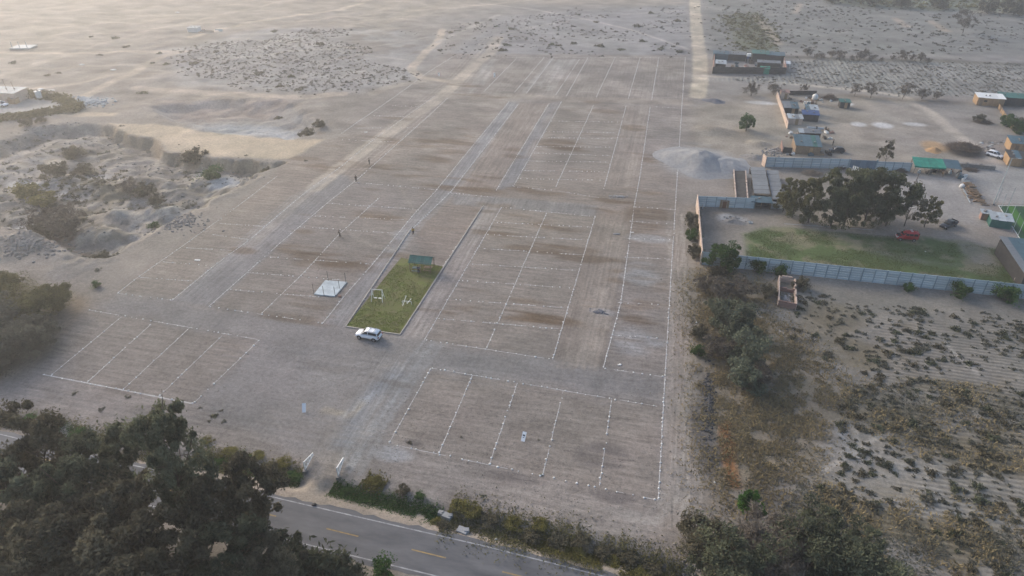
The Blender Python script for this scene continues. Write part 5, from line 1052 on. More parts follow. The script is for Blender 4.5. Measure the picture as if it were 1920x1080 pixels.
hut('shack','large shack with blue-green roof sheets beside the black hatchback',1513,290,6.4,6.6,2.4,M_wood,M_bluegrey,.02,.7,6,.25,patch=[M_green, M_bluegrey])
hut('shack','grey lean-to behind the large blue-green shack',1515,268,5.6,2.2,2.9,M_dark,M_grey,.02,.3,4,None,patch=S)
block_wall((1468,286),(1484,287),'dark low pen wall left of the large shack', 1.5, M_dark, 'pen_wall'); block_wall((1466,288),(1464,272),'dark side of the open pen by the large shack', 1.4, M_brick, 'pen_wall')
block_wall((1476,242),(1455,180),'long tan boundary wall along the side of the shacks', 1.8, M_adobe, 'yard_wall', .2, 1.4, 4, .06)
hut('field_shed','small green-roofed shed standing alone near the bare trees',1583,203,3.0,2.4,1.9,M_dark,M_green,.05,.3,2,.2)
block_wall((1478,178),(1530,178),'low dark wall behind the water tank', 1.4, M_dark, 'back_wall', .15, 2.0, 2)
for i in range(44):
    p = on(random.uniform(1470,1560), random.choice((random.uniform(182,196), random.uniform(236,262), random.uniform(286,292)))); s_ = random.uniform(.35,1.0); m_ = random.choice((M_lgrey, M_white, M_wood, M_dark, M_brick, M_bluegrey))
    tag(link('yard_scrap', MB().box((0,0,s_*.3), (s_*1.5,s_*.8,s_*.6), rx=.1).box((.2,.1,s_*.7), (s_*.6,s_*.9,s_*.2), rz=.5, rx=.3).mesh('yard_scrap', m_), None, p, random.uniform(0,3)), 'scrap lying about between the shacks and the panel wall', 'scrap', 'scrap among the shacks')
# water tank on a stand
wt = thing('water_tank', 'white water tank on a low stand among the shacks', 'tank', on(1525,196))
for x in (-.7,.7):
    for y in (-.7,.7): MB().bar((x,y,0), (x,y,1.6), .14).obj('leg', M_wood, wt)
MB().box((0,0,1.66), (1.9,1.9,.12)).obj('platform', M_wood, wt); MB().tube([(0,0,1.72),(0,0,1.8),(0,0,2.9),(0,0,3.2),(0,0,3.35)], [.75,.85,.85,.6,.25], 14).obj('tank_body', M_white, wt, True); MB().tube([(0,0,3.35),(0,0,3.45)], .28, 10).obj('lid', M_white, wt)
for i, x in enumerate((1508,1513,1518)): tag(link('white_drum', MB().tube([(0,0,0),(0,0,.85)], [.3,.3], 10).mesh('white_drum', M_white), None, on(x, 195)), 'white plastic drum standing beside the water tank', 'drum', 'drums by the water tank')
rl = thing('land_roller', 'long farm roller with wheels standing below the shacks', 'roller', on(1528,244), .02)
MB().tube([(-2.3,0,.55),(2.3,0,.55)], .38, 12).obj('drum', M_lgrey, rl)
for x in (.3,2.9): MB().tube([(x-.12,0,.62),(x+.12,0,.62)], .62, 16).obj('wheel', M_rubber, rl)
MB().bar((-2.4,.5,.6), (2.9,.5,.6), .12).obj('frame', M_metal, rl); MB().bar((0,.5,.6), (0,1.9,.4), .1).obj('drawbar', M_metal, rl)
# long sheds by the gravel pile
lsA, lsB = on(1376,375), on(1374,322)
def longshed(p0, p1, p2, p3, label, roof, h_, rails):
    t = thing('long_shed', label, 'shed'); q = [on(*p) for p in (p0, p1, p2, p3)]; n = 7
    for i in range(n):
        a0 = q[0].lerp(q[3], i/n); a1 = q[1].lerp(q[2], i/n); b0 = q[0].lerp(q[3], (i+1)/n-.006); b1 = q[1].lerp(q[2], (i+1)/n-.006); dz = random.uniform(0,.06); up = lambda v, k: Vector((v.x, v.y, h_+k+dz))
        MB().sheet([up(a0,0), up(a1,.25), up(b1,.25), up(b0,0)], .05).obj('roof_sheet', roof, t)
    for f in (0,.5,1):
        for A_, B_ in ((q[0], q[3]), (q[1], q[2])): p = A_.lerp(B_, f); MB().bar((p.x,p.y,-.1), (p.x,p.y,h_), .14).obj('post', M_wood, t)
    for (A_, B_) in ((q[0], q[1]), (q[3], q[2])):
        m_ = (A_+B_)/2; MB().box((m_.x, m_.y, h_*.45), ((B_-A_).length-.3,.08,h_*.85), rz=math.atan2((B_-A_).y, (B_-A_).x)).obj('end_wall', M_dark, t)
    if rails:
        for A_, B_ in ((q[0], q[3]), (q[1], q[2])):
            for k in range(9):
                u = A_.lerp(B_, (k+.08)/9); v = A_.lerp(B_, (k+.92)/9); MB().bar((u.x,u.y,h_+.22+random.uniform(-.1,.1)), (v.x,v.y,h_+.26), .28,.22).obj('rail_block', M_adobe, t)
    return t
longshed((1378,384),(1400,385),(1396,330),(1374,328),'narrow open-roofed shed lane between pale rails by the gravel pile', M_dark, 1.2, True)
longshed((1411,377),(1440,380),(1431,329),(1404,327),'long grey flat-roofed shed next to the railed lane', M_grey, 2.0, False)
longshed((1446,386),(1466,388),(1456,333),(1434,331),'outer long grey shed roof beside the yard trees', M_grey, 1.7, False)
hut('lean_to','open low shed at the near end of the long grey sheds',1426,392,4.2,2.2,1.7,M_dark,M_bluegrey,.05,.3,2,None,open_front=True)
tag(link('pale_sheet_stack', MB().box((0,0,.5), (3.0,2.2,1.0)).box((.1,.1,1.1), (2.7,1.9,.2), rz=.05).mesh('pale_sheet_stack', M_lgrey), None, on(1456,388)), 'pale stack of sheets at the near end of the outer long shed', 'stack')
tag(link('white_sack', MB().loft([(-.6,.2,0,.5),(-.4,.45,0,.8),(.1,.5,0,.95),(.5,.4,0,.7),(.65,.15,0,.4)]).mesh('white_sack', M_white, True), None, on(1464,391)), 'bulging white sack at the foot of the first yard tree', 'sack')
# canopy
def canopy():
    a = on(1712,326); t = thing('shade_canopy', 'green and grey shade canopy on poles against the panel wall', 'canopy', a, R(-1)); L = (on(1790,328)-a).length; d_ = 4.0
    n = 6
    for i in range(n):
        xa = -.3+(L+.6)*i/n; xb = -.3+(L+.6)*(i+1)/n; s0 = -.12*math.sin(math.pi*i/n*2); s1 = -.12*math.sin(math.pi*(i+1)/n*2)
        MB().sheet([(xa,-.3,2.3+s0), (xb-.02,-.3,2.3+s1), (xb-.02,d_,3.1+s1*.3), (xa,d_,3.1+s0*.3)], .03).obj('shade_sheet', M_bgreen if i < 4 else M_bluegrey, t)
        if i < 4: MB().sheet([(xa,-.32,1.95+s0), (xb-.02,-.32,1.95+s1), (xb-.02,-.31,2.28+s1), (xa,-.31,2.28+s0)], .02).obj('valance', M_bgreen, t)
    for x in (0, L*.35, L*.68, L):
        MB().bar((x-.15,-.25,0), (x,-.2,2.3), .14).obj('post', M_palebark, t); MB().bar((x,d_-.1,0), (x,d_-.1,3.0), .12).obj('post', M_wood, t)
    MB().box((L*.75,1.5,3.02-.4), (2.0,1.0,.06), rx=.2).obj('roof_patch', M_lgrey, t)
canopy()
for i in range(10):
    p = on(random.uniform(1722,1785), random.uniform(320,327)); m_ = (M_dark, M_wood, M_metal, M_lgrey, M_brick)[i % 5]; mb = MB().box((0,0,.35), (random.uniform(.6,1.4),random.uniform(.5,.8),.5)).box((.1,0,.75), (.5,.4,.35), rz=.4)
    for x in (-.2,.2): mb.bar((x,0,0),(x,0,.3),.08)
    tag(link('stored_junk', mb.mesh('stored_junk', m_), None, p, random.uniform(0,3)), 'jumbled household junk stored in the shade of the green canopy', 'junk', 'junk under the canopy')
# junk, sacks, log pile, planks
for i, (px, py, m_) in enumerate([(1797,330,M_lgrey),(1801,336,M_bluegrey),(1806,340,M_white),(1798,326,M_metal),(1808,334,M_white),(1812,345,M_lgrey)]):
    tag(link('scrap_sheet', MB().box((0,0,.5), (1.1,.35,1.0), rx=.35, taper=.8).box((.3,.2,.3), (.7,.5,.5), rz=.6).mesh('scrap_sheet', m_), None, on(px, py), random.uniform(0,3)), ['pale scrap sheet leaning at the end of the canopy','blue-grey scrap sheet behind the canopy end','white scrap sheet in the scrap heap past the canopy','dark metal scrap touching the canopy','tall white scrap panel in the heap past the canopy','pale scrap at the log pile end of the heap'][i], 'scrap')
tag(link('white_bag', MB().loft([(-.55,.2,0,.5),(-.35,.5,0,.85),(.1,.55,0,1.0),(.45,.4,0,.8),(.6,.15,0,.4)]).mesh('white_bag', M_white, True), None, on(1803,352)), 'round white bag at the end of the log pile', 'bag')
la, lb_ = on(1812,346), on(1842,388); ax = (lb_-la); LL = ax.length; ang = math.atan2(ax.y, ax.x)
lm = MB().tube([(-1,0,0),(-.98,0,0),(.98,0,0),(1,0,0)], [.14,.17,.16,.13], 8).mesh('firewood_log', M_log)
for i in range(64):
    k = i % 3; u = random.uniform(.02,.98); z = .15+.3*k; off = random.uniform(-1,1)*(.9-.28*k)
    p = la+ax*u+Vector((-ax.y, ax.x, 0))/LL*off; o = link('firewood_log', lm, None, (p.x, p.y, z), ang+math.pi/2+random.gauss(0,.35)); o.scale = (random.uniform(.6,1.0), 1, random.uniform(.8,1.2))
    tag(o, 'cut log in the long firewood heap beside the yard', 'log', 'logs in the firewood heap')
for i in range(9):
    p = on(1806+i*1.2+random.uniform(-1,1), 358+i*2.2); o = link('pale_board', MB().box((0,0,0), (4.2,.22,.07)).mesh('pale_board', M_palebark if i % 2 else M_lgrey), None, (p.x, p.y, .1+.09*(i % 3)), ang+random.gauss(0,.06)); tag(o, 'long pale board lying along the firewood heap', 'board', 'boards along the firewood heap')
# brush piles
def pile(name, label, px, py, rx, ry, h_, n, mat, cat='brush pile', ln_=1.2, rad=.035):
    t = MB()
    for i in range(n):
        a = random.uniform(0,6.3); d = random.uniform(0,1)**.6; z = h_*(1-d)*random.uniform(.2,1)+.1; c = Vector((math.cos(a)*d*rx, math.sin(a)*d*ry, z)); v = Vector((random.gauss(0,1), random.gauss(0,1), random.gauss(0,.25))).normalized()*ln_*random.uniform(.4,1)
        t.tube([c-v, c+v*.2+Vector((0,0,.1)), c+v], [rad, rad*.8, rad*.4], 4, False)
    return tag(link(name, t.mesh(name, mat), None, on(px, py)), label, cat)
pile('branch_pile','round heap of cut branches behind the yard trees',1522,326,2.4,1.8,1.0,260,M_palebark); pile('brush_pile','wide dark brush pile above the canopy',1806,284,4.2,3.4,1.5,700,M_bark,ln_=1.6); pile('brush_pile','small heap of twigs beside the panel wall',1574,316,1.5,1.0,.8,120,M_bark); pile('brush_pile','dark leafy cuttings in front of the canopy tree',1688,321,1.3,1.0,1.0,200,M_bark); pile('brush_pile','cut branch with dry leaves on the bare ground above the white car',1843,230,2.4,2.0,.9,220,M_bark); pile('brush_pile','brown heap behind the shacks near the water tank',1556,186,2.6,2.0,1.8,360,M_bark); pile('brush_pile','grey twig heap beside the low wall past the canopy',1822,320,1.6,.8,.5,120,M_bark)
# stake truck body, blue tarp
tk = thing('stake_trailer', 'white slatted trailer standing behind the tall yard trees', 'trailer', on(1606,331), R(-38))
MB().box((0,0,.75), (4.0,1.9,.2)).obj('deck', M_wood, tk)
for s in (-1, 1):
    for i in range(8): MB().box((-1.75+i*.5, s*.92, 1.5), (.28,.06,1.2)).obj('slat', M_white, tk)
    MB().bar((-2,s*.98,1.9), (2,s*.98,1.9), .1).obj('rail', M_lgrey, tk)
    for x in (-1.1,1.1): wheel(tk, x, s*.75, .4, .25)
MB().box((2.0,0,1.5), (.06,1.8,1.2)).obj('end_board', M_white, tk)
tag(link('blue_drum', MB().tube([(-.7,0,.42),(-.66,0,.42),(.66,0,.42),(.7,0,.42)], [.3,.42,.42,.3], 14).tube([(-.3,.5,0),(-.3,.5,.8)], .35, 12).mesh('blue_drum', pm('bright_blue', (.05,.20,.42), (.03,.13,.30), 2, .5)), None, on(1676,333), .1), 'bright blue plastic drums behind the yard trees', 'drum')
# ladder frame in the trees, leaning pole, tyre, posts
ld = thing('tree_house', 'pinkish board hut front with a ladder among the yard trees', 'hut', on(1640,402), R(20)); hh = 5.0
MB().sheet([(0,0,1.4),(.5,.9,1.4),(.5,.9,4.6),(0,0,4.2)], .1).obj('board_wall', M_adobe, ld); MB().box((-.3,.5,3.4), (.5,.5,.8)).obj('dark_opening', M_dark, ld)
for s in (0,.6): MB().bar((.5+s,-.6,0), (.7+s,.2,3.6), .09).obj('ladder_rail', M_palebark, ld)
for k in range(8): MB().bar((.53+.024*k,-.52+.09*k,.4+.42*k), (1.13+.024*k,-.52+.09*k,.4+.42*k), .06).obj('rung', M_palebark, ld)
for x in (0,.5): MB().bar((x,x*1.8,0), (x,x*1.8,1.4), .12).obj('post', M_wood, ld)
tag(link('leaning_pole', MB().tube([(0,0,.05),(1.6,3.2,3.4)], [.12,.07], 7).mesh('leaning_pole', M_palebark), None, on(1637,436)), 'long pale pole leaning into the yard trees by the lawn', 'pole')
tag(link('standing_post', MB().tube([(0,0,-.2),(.3,0,3.6)], [.1,.07], 7).mesh('standing_post', M_bark), None, on(1712,352)), 'tall bare post behind the thin brownish tree', 'post')
ty = thing('old_tyre', 'old tyre lying by the ash heap in the walled corner', 'tyre', on(1407,418)); 
tm = MB(); 
for k in range(16):
    a, b = 2*math.pi*k/16, 2*math.pi*(k+1)/16; tm.bar((math.cos(a)*.38, math.sin(a)*.38, .12), (math.cos(b)*.38, math.sin(b)*.38, .12), .2, .22)
tm.obj('tread', M_lgrey, ty); MB().tube([(0,0,.02),(0,0,.05)], .3, 12).obj('hub', M_rubber, ty)
tag(link('thin_stake', MB().tube([(0,0,-.1),(.05,0,1.8)], [.05,.04], 6).mesh('thin_stake', M_palebark), None, on(1484,450)), 'thin pale stake standing in the walled lawn', 'stake')
ribbon('pipe_edge', [g(1470,420), g(1560,426), g(1640,432)], .2, .06, M_lgrey, None, 3)['kind'] = 'structure'
# light pole
lp = thing('light_pole', 'tall thin pale lamp pole beside the sports pitch', 'lamp post', on(1862,384)); hp = hz(g(1862,384), 297)
MB().tube([(0,0,-.2),(0,0,hp*.5),(0,0,hp)], [.13,.10,.07], 8).obj('pole', M_lgrey, lp); MB().bar((0,0,hp), (1.3,0,hp+.1), .07).obj('arm', M_lgrey, lp); MB().box((1.5,0,hp+.1), (.7,.25,.12), taper=.8).obj('lamp_head', M_lgrey, lp); MB().box((0,0,.15), (.5,.5,.35)).obj('base', M_rubble, lp)
# sports pitch with netting posts
pq = [on(1872,386), on(1912,448), on(2030,452), on(1990,388)]
M_t1 = pm('turf_light', (.055,.17,.025), (.042,.13,.02), 2, .9); M_t2 = pm('turf_dark', (.022,.075,.030), (.017,.055,.022), 2, .9)
pt = thing('sports_pitch', 'striped green artificial sports pitch at the picture edge', 'pitch')
for i in range(8):
    u0, u1 = i/8, (i+1)/8; P4 = [pq[0].lerp(pq[3], u0), pq[0].lerp(pq[3], u1), pq[1].lerp(pq[2], u1), pq[1].lerp(pq[2], u0)]
    MB().sheet([Vector((p.x, p.y, .06)) for p in P4[::-1]], .06).obj('turf_stripe', M_t1 if i % 2 else M_t2, pt)
for A_, B_ in ((pq[0], pq[1]), (pq[0], pq[3])):
    d = (B_-A_); dn = d.normalized(); MB().bar((A_.x,A_.y,.09), (B_.x,B_.y,.09), .12,.04).obj('border_line', M_white, pt)
    for k in range(6): p = A_+d*k/5+Vector((-.6,0,0)); MB().tube([(p.x,p.y,0),(p.x,p.y,4.5)], .05, 6).obj('net_post', M_lgrey, pt)
# stall, boxes and dark building at the right edge
hut('green_stall','green and white stall beside the sports pitch',1874,428,4.0,3.2,1.9,M_green,M_lgrey,R(-8),.3,3,None,patch=[M_grey, M_lgrey]); hut('crate_hut','small brown box hut left of the green stall',1846,413,1.8,1.6,1.6,M_brick,M_lgrey,R(-8),.15,2,.2)
hut('dark_building','dark tall building with grey sheet roof at the picture edge beside the lawn',1958,545,8.5,13.5,3.1,M_dark,M_grey,R(0),.6,6,None,patch=[M_grey, M_bluegrey],window=True)
block_wall((1902,527),(1874,462),'low tan kerb wall along the foot of the dark building', .7, M_adobe, 'kerb_wall', .2, 1.8, 2)
hut('white_roof_house','tan house with white roof at the edge of the far field',1855,199,7.6,4.5,2.5,M_tan,M_white,R(-3),.3,4,-.7,cat='house',window=True); hut('green_net_shed','dark green netted shed beside the white-roofed house',1897,199,7.0,5.0,2.6,M_dark,M_green,R(-3),.2,4,None)
hut('shanty','blue-roofed tan shanty at the picture edge above the lamp pole',1912,286,5.2,5.0,2.4,M_tan,M_bluegrey,R(-5),.4,4,-.4); hut('shanty','dark-fronted tan shanty nearest the lamp pole at the picture edge',1911,313,5.6,4.6,2.3,M_tan,M_dark,R(-5),.3,4,.2,patch=[M_bluegrey, M_grey])
pf = thing('pallet_fence', 'tan pallet fence running from the white-roofed house', 'fence')
a, b = on(1866,196), on(1898,245)
for i in range(24):
    p = a.lerp(b, i/24); MB().box((p.x,p.y,.75), (.9,.12,1.3+random.uniform(-.2,.2)), rz=math.atan2((b-a).y, (b-a).x)+random.gauss(0,.1)).obj('pallet_board', M_tan if i % 3 else M_wood, pf)
for i, (px, py, s, kd) in enumerate([(1890,236,1.5,'green'),(1905,250,1.7,'green'),(1912,240,1.3,'dull'),(1835,228,1.0,'dull')]): bush(kd, px, py, s, ['green bush at the end of the pallet fence','larger green bush above the blue-roofed shanty','dull bush at the picture edge by the pallet fence','low green plant on the bare ground by the cut branch'][i], name='yard_bush')
hut('roadside_low_wall','long low grey wall past the canopy end',1828,316,9.0,.8,1.0,M_rubble,M_rubble,R(-3),.05,3,None,over=.05,cat='wall')
for i in range(26):
    p = on(random.uniform(1835,1885), random.uniform(262,282)); r_ = random.uniform(.25,.7); o = link('rubbish', sm[i % 5], None, p, random.uniform(0,6)); o.data = [npmesh('rubbish', *ROCKS[i % 5], (M_lgrey, M_rubble, M_dark)[i % 3]) for _ in '1'][0]; o.scale = (r_, r_, r_*.4); tag(o, 'scattered rubbish and rubble lying by the small white hatchback', 'rubbish', 'rubbish near the white hatchback')
# ================================================================== walled yard far up the track
yd_c = [on(1335,138), on(1472,139), on(1468,112), on(1338,110)]
for (a, b, lb) in [((1335,138),(1472,139),'dark front wall of the far walled yard'),((1472,139),(1467,112),'side wall of the far walled yard next to the field rows'),((1337,138),(1338,108),'side wall of the far walled yard next to the dirt road'),((1338,109),(1466,111),'back wall of the far walled yard')]:
    block_wall(a, b, lb, 2.4, M_dark if 'front' in lb or 'back' in lb else M_brick, 'yard_wall', .25, 3.0, 3)
YR = random.Random(3)
for (px, py, w_, d_, h_, wl, rf, lb) in [(1350,114,5.5,3,2.6,M_bluegrey,M_bluegrey,'teal-roofed shed in the corner of the far walled yard by the dirt road'),(1378,114,7.5,3,2.4,M_dark,M_grey,'grey-roofed shed along the back of the far walled yard'),(1424,116,6.0,4,3.0,M_dark,M_green,'dark green-roofed shed in the middle of the far walled yard'),(1452,118,6.5,4,2.8,M_dark,M_bluegrey,'blue-roofed shed in the far corner of the walled yard'),(1350,131,3.5,4,2.2,M_dark,M_lgrey,'pale-roofed shed inside the front corner of the far walled yard'),(1440,128,8.0,2,2.0,M_dark,M_grey,'low grey lean-to across the far walled yard'),(1433,139,3.0,1.4,2.0,M_bgreen,M_bgreen,'bright green patch of sheeting on the front of the far walled yard')]: hut('yard_shed', lb, px, py, w_, d_, h_, wl, rf, R(-1), .35, 4, None, patch=None)
wtk = thing('water_tower', 'white and blue water tank on posts in the far walled yard', 'tank', on(1402,118))
for x in (-.6,.6): MB().bar((x,0,0), (x,0,2.4), .2).obj('leg', M_dark, wtk); MB().bar((x,1.0,0), (x,1.0,2.4), .2).obj('leg', M_dark, wtk)
MB().box((0,.5,2.9), (1.6,1.4,1.0), taper=.92).obj('tank_body', M_white, wtk); MB().box((-.3,-.25,2.0), (.8,.1,.9)).obj('blue_tarp', M_blue, wtk)
for i in range(34):
    p = on(YR.uniform(1345,1462), YR.uniform(119,136)); m_ = YR.choice([M_lgrey, M_white, M_wood, M_dark, M_bluegrey, M_brick]); s = YR.uniform(.5,1.3)
    tag(link('yard_clutter', MB().box((0,0,s*.4), (s*1.4,s,s*.8)).box((.2,.1,s*.9), (s*.7,s*.6,s*.3), rz=.4).mesh('yard_clutter', m_), None, p, YR.uniform(0,3)), 'small pale or dark clutter standing about inside the far walled yard', 'clutter', 'clutter in the far walled yard')
tag(link('white_awning', MB().sheet([(-1.2,-.8,1.6),(1.2,-.8,1.6),(1.2,1,2.3),(-1.2,1,2.3)], .05).bar((-1.1,-.7,0),(-1.1,-.7,1.6),.1).bar((1.1,-.7,0),(1.1,-.7,1.6),.1).bar((1.1,.9,0),(1.1,.9,2.2),.1).mesh('white_awning', M_white), None, on(1474,127)), 'small white awning outside the side of the far walled yard', 'awning')
# ================================================================== heaps, rubble and stones
def heap(name, label, px, py, rx, ry, h_, mat, seed, cat='heap', ridge=0.0, pw=1.0):
    r = np.random.default_rng(seed); n = 44; m = 20; V_ = [(0, 0, h_)]; Fq = []
    for j in range(1, m+1):
        for i in range(n):
            a = 2*math.pi*i/n; f = j/m; k = 1+.16*math.sin(2*a+seed)+.1*math.sin(3*a+2*seed)+.05*math.sin(7*a); x = math.cos(a)*rx*f*k; y = math.sin(a)*ry*f*k
            z = h_*(.5+.5*math.cos(math.pi*min(1,f**.9)))**pw+ridge*math.exp(-((x-rx*.45)/(.3*rx))**2-((y+.1*ry)/(.45*ry))**2)*(1-f)
            z += (float(fbm(np.array([x+50.]), np.array([y+50.]), 3.0, seed, 4)[0])-.5)*h_*.6*(1-f)**.7
            V_.append((x, y, z if j < m else -.08))
    for i in range(n): Fq.append((0, 1+i, 1+(i+1) % n, 1+(i+1) % n))
    T3 = [(0, 1+i, 1+(i+1) % n) for i in range(n)]; Q4 = [(1+(j-1)*n+i, 1+j*n+i, 1+j*n+(i+1) % n, 1+(j-1)*n+(i+1) % n) for j in range(1, m) for i in range(n)]
    me = bpy.data.meshes.new(name); me.from_pydata(V_, [], T3+Q4); me.update(); me.polygons.foreach_set('use_smooth', [True]*len(me.polygons)); me.materials.append(mat)
    return tag(link(name, me, None, on(px, py)), label, cat)
heap('gravel_pile','large pale grey gravel pile beside the lot boundary',1308,305,10.5,11.0,3.1,M_gravel,3,'gravel pile',.6); heap('gravel_pile','lower gravel ridge reaching toward the long sheds',1352,313,10.0,7.0,1.9,M_gravel,5,'gravel pile')
heap('ash_heap','grey ash heap in the walled corner',1375,416,2.6,1.6,.6,M_rubble,8); heap('stone_heap','low blue-grey stone heap on the bare ground above the lone tree',1340,190,3.6,2.6,.9,M_bluestone,9); heap('soil_heap','low soil heap beside the gravel pile',1418,296,4.5,2.2,1.0,M_rubble,10); heap('soil_heap','orange sand heap above the canopy',1750,282,2.6,2.4,.9,pm('orange_sand', (.42,.26,.13), (.34,.21,.11), 2, .95), 12)
def stones_at(name, label, cat, px, py, rpx, rpy, n, s0, s1, mat, kind='stuff'):
    it = []
    for _ in range(n):
        a = random.uniform(0,6.3); d = abs(random.gauss(0,.55)); q = on(px+math.cos(a)*d*rpx, py+math.sin(a)*d*rpy); s = random.uniform(s0, s1); it.append((q.x, q.y, q.z+s*.3*(1.2-d), s, random.uniform(0,6.3)))
    return tag(scatter(name, ROCKS, it, mat), label, cat, kind=kind)
stones_at('blue_stone_pile','small pile of blue-grey stones in the strip between the plots','stones',1125,585,14,4,80,.12,.26,M_bluestone)
stones_at('stone_letters','scatter of pale stones in the upper boundary strip','stones',1160,369,22,3,90,.12,.26,M_gravel); stones_at('stone_row','short row of pale stones in the middle boundary strip','stones',1158,439,9,1.5,40,.1,.22,M_gravel); stones_at('white_stone_group','little group of white stones in the last strip plot','stones',1163,684,5,1.5,12,.1,.18,M_stone)
stones_at('quarry_rubble','pale stone rubble on the spoil ridge','rubble',55,475,80,18,500,.12,.5,M_rubble); qp = poly_points(PIT_A, 1400, r5); qp = qp[fbm(qp[:,0], qp[:,1], 7, 191, 3) > .47]
tag(scatter('quarry_stones', ROCKS, [(x, y, zat(x, y), random.uniform(.1,.4), random.uniform(0,6.3)) for x, y in qp], M_rubble), 'loose stones strewn over the quarry floor', 'stones', kind='stuff')
stones_at('bank_rubble','rubble spilling down the plot bank','rubble',340,415,60,22,260,.12,.4,M_rubble); stones_at('verge_rubble','stones and litter by the thicket corner','rubble',1290,1060,40,20,120,.08,.25,M_rubble); stones_at('track_rubble','dark rubble along the burnt edge of the track','rubble',1330,760,14,80,300,.1,.3,pm('burnt', (.10,.10,.105), (.05,.05,.052), 2, .95))
stones_at('yard_rubble','rubble beside the pens next to the large shack','rubble',1450,285,25,8,160,.15,.5,M_rubble); stones_at('tip_rubble','pale rubbish tip beside the sandy slope','rubbish',165,190,36,8,260,.2,.7,M_lgrey); stones_at('ash_rubble','rubble on the ash heap in the walled corner','rubble',1375,412,22,6,80,.12,.3,M_rubble); stones_at('ruin_rubble','bluish rubble inside the roofless ruin','rubble',1474,560,10,8,90,.12,.3,M_gravel)
# culvert blocks and litter by the road
for i, (px, py, s, lb) in enumerate([(838,966,(1.3,.9,.8),'grey concrete culvert block beside the road ditch'),(867,993,(1.5,1.0,.5),'flat grey concrete slab at the road edge by the culvert'),(826,960,(.7,.6,.7),'small concrete block behind the culvert')]):
    mb = MB().box((0,0,s[2]/2-.1), s, taper=.85).box((s[0]*.3,s[1]*.2,s[2]*.8), (s[0]*.4,s[1]*.5,s[2]*.3), rz=.4); tag(link('culvert_block', mb.mesh('culvert_block', M_gravel), None, on(px, py), R(-12)), lb, 'concrete block')
for (px, py, s, lb) in [(930,1007,.4,'white plastic bag on the verge beside the hedge'),(1053,1008,.25,'scrap of white litter in the hedge'),(1407,803,.35,'white litter lying in the brush beside the rusty sheet'),(1306,605,.35,'white litter at the edge of the boundary track'),(1315,607,.3,'second piece of white litter on the boundary track edge'),(1340,905,.3,'white litter under the bright green sapling'),(100,812,.3,'white litter on the pale dirt patch'),(1735,480-8,.3,'white scrap on the walled lawn')]:
    o = link('litter', MB().loft([(-.5,.15,0,.2),(-.2,.45,0,.5),(.2,.4,0,.45),(.5,.12,0,.2)], 8, 2.2).mesh('litter', M_white, True), None, on(px, py), random.uniform(0,3)); o.scale = (s, s, s); tag(o, lb, 'litter')
pd = on(589,947); tag(link('dark_bag', MB().loft([(-.5,.15,0,.2),(-.2,.35,0,.4),(.2,.4,0,.45),(.5,.12,0,.2)], 8, 2.2).mesh('dark_bag', M_dark, True), None, (pd.x, pd.y, .02), .3), 'small dark bag lying on the edge line of the road', 'bag').scale = (.6,.6,.5)
# ================================================================== far left: houses and slabs
hut('block_house','tan block house at the picture edge beside the sandy slope',8,193,9.0,6.0,3.2,M_adobe,M_lgrey,R(6),.2,4,.5,cat='house'); 
hl = thing('lamp_mast', 'thin mast standing by the block house', 'mast', on(22,190))
MB().tube([(0,0,0),(-.3,0,7)], [.08,.05], 6).obj('mast', M_wood, hl); MB().box((-.3,0,7), (.4,.1,.1)).obj('mast_head', M_wood, hl)
hl2 = thing('lamp_mast', 'second thin mast on the corner of the block house', 'mast', on(36,189)); MB().tube([(0,0,0),(-.4,0,6)], [.08,.05], 6).obj('mast', M_wood, hl2); MB().box((-.4,0,6), (.4,.1,.1)).obj('mast_head', M_wood, hl2)
hut('sand_cart','small tan covered cart beside the block house',23,196,2.6,2.0,1.3,M_tan,M_tan,R(5),.2,2,None); hut('white_booth','narrow white booth in the hedge past the block house',72,186,1.3,1.2,2.3,M_white,M_white,0,.1,1,None)
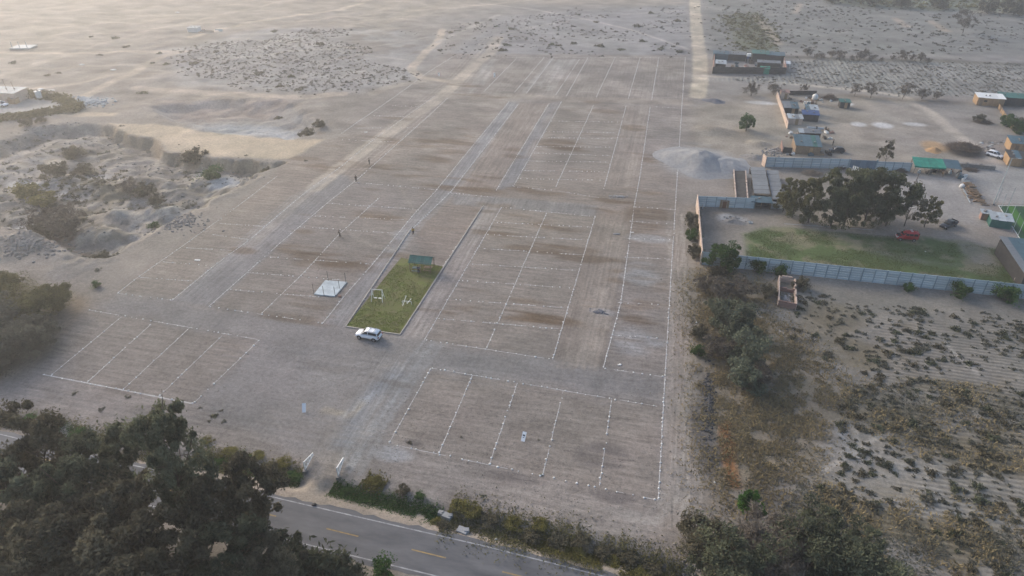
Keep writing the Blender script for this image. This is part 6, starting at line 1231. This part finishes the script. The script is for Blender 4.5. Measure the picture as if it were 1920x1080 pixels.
leaf_stuff('slope_hedge', np.concatenate([band_points([(40,180),(70,182),(110,186),(150,204)], 2.5, 5000, r5), band_points([(-30,229),(40,221),(100,211),(150,206)], 2.8, 6000, r5)]), 1.6, .4, L_olive, 'low greenish hedge along the sandy slope', 'hedge', r5, thr=.2)
wp = thing('white_slab', 'white concrete platform on the far sandy plain', 'slab', on(45,90), R(14)); MB().box((0,0,.2), (8,6,.5)).obj('platform', M_lgrey, wp)
for x in (-3,0,3): MB().bar((x,-2.5,.4), (x,-2.5,3), .2).obj('post', M_lgrey, wp)
hut('far_hut','small white-walled ruin on the far plain',361,60,4.5,4.0,1.9,M_white,M_lgrey,R(8),.1,2,None); block_wall((372,62),(402,62),'broken tan wall beside the far white ruin', 1.8, M_adobe, 'far_wall', .3, 2.0, 3, .4); block_wall((404,61),(418,60),'low pale wall past the far ruin', 1.2, M_white, 'far_wall', .3, 2.0, 2, .2)
for (px, py, lb) in [(213,131,'pale boulder on the sandy plain beside the dirt road'),(154,122,'small white boulder on the sandy plain'),(333,23,'white speck of a stone block far up the plain'),(78,170,'flat white stone above the hedge of the sandy slope'),(98,171,'second flat white stone above the hedge of the sandy slope')]:
    o = link('boulder', npmesh('boulder', *ROCKS[1], M_white), None, on(px, py)); o.scale = (1.3,.9,.5); tag(o, lb, 'boulder')
# ================================================================== HAZE
hb = MB().box((0, 0, 36), (4600, 4600, 88))
ho = hb.obj('haze', None) if False else link('haze', hb.mesh('haze', M_white))
ho.data.materials.clear(); hm = bpy.data.materials.new('haze_air'); hm.use_nodes = True; hn = hm.node_tree
hn.nodes.remove(hn.nodes['Principled BSDF']); pv = hn.nodes.new('ShaderNodeVolumePrincipled')
pv.inputs['Color'].default_value = (.96,.97,1,1); pv.inputs['Density'].default_value = .00075; pv.inputs['Anisotropy'].default_value = .58
hn.links.new(pv.outputs[0], hn.nodes['Material Output'].inputs['Volume']); ho.data.materials.append(hm)
tag(ho, kind='stuff'); ho['label'] = 'pale dusty haze hanging in the air over the land'; ho['category'] = 'haze'
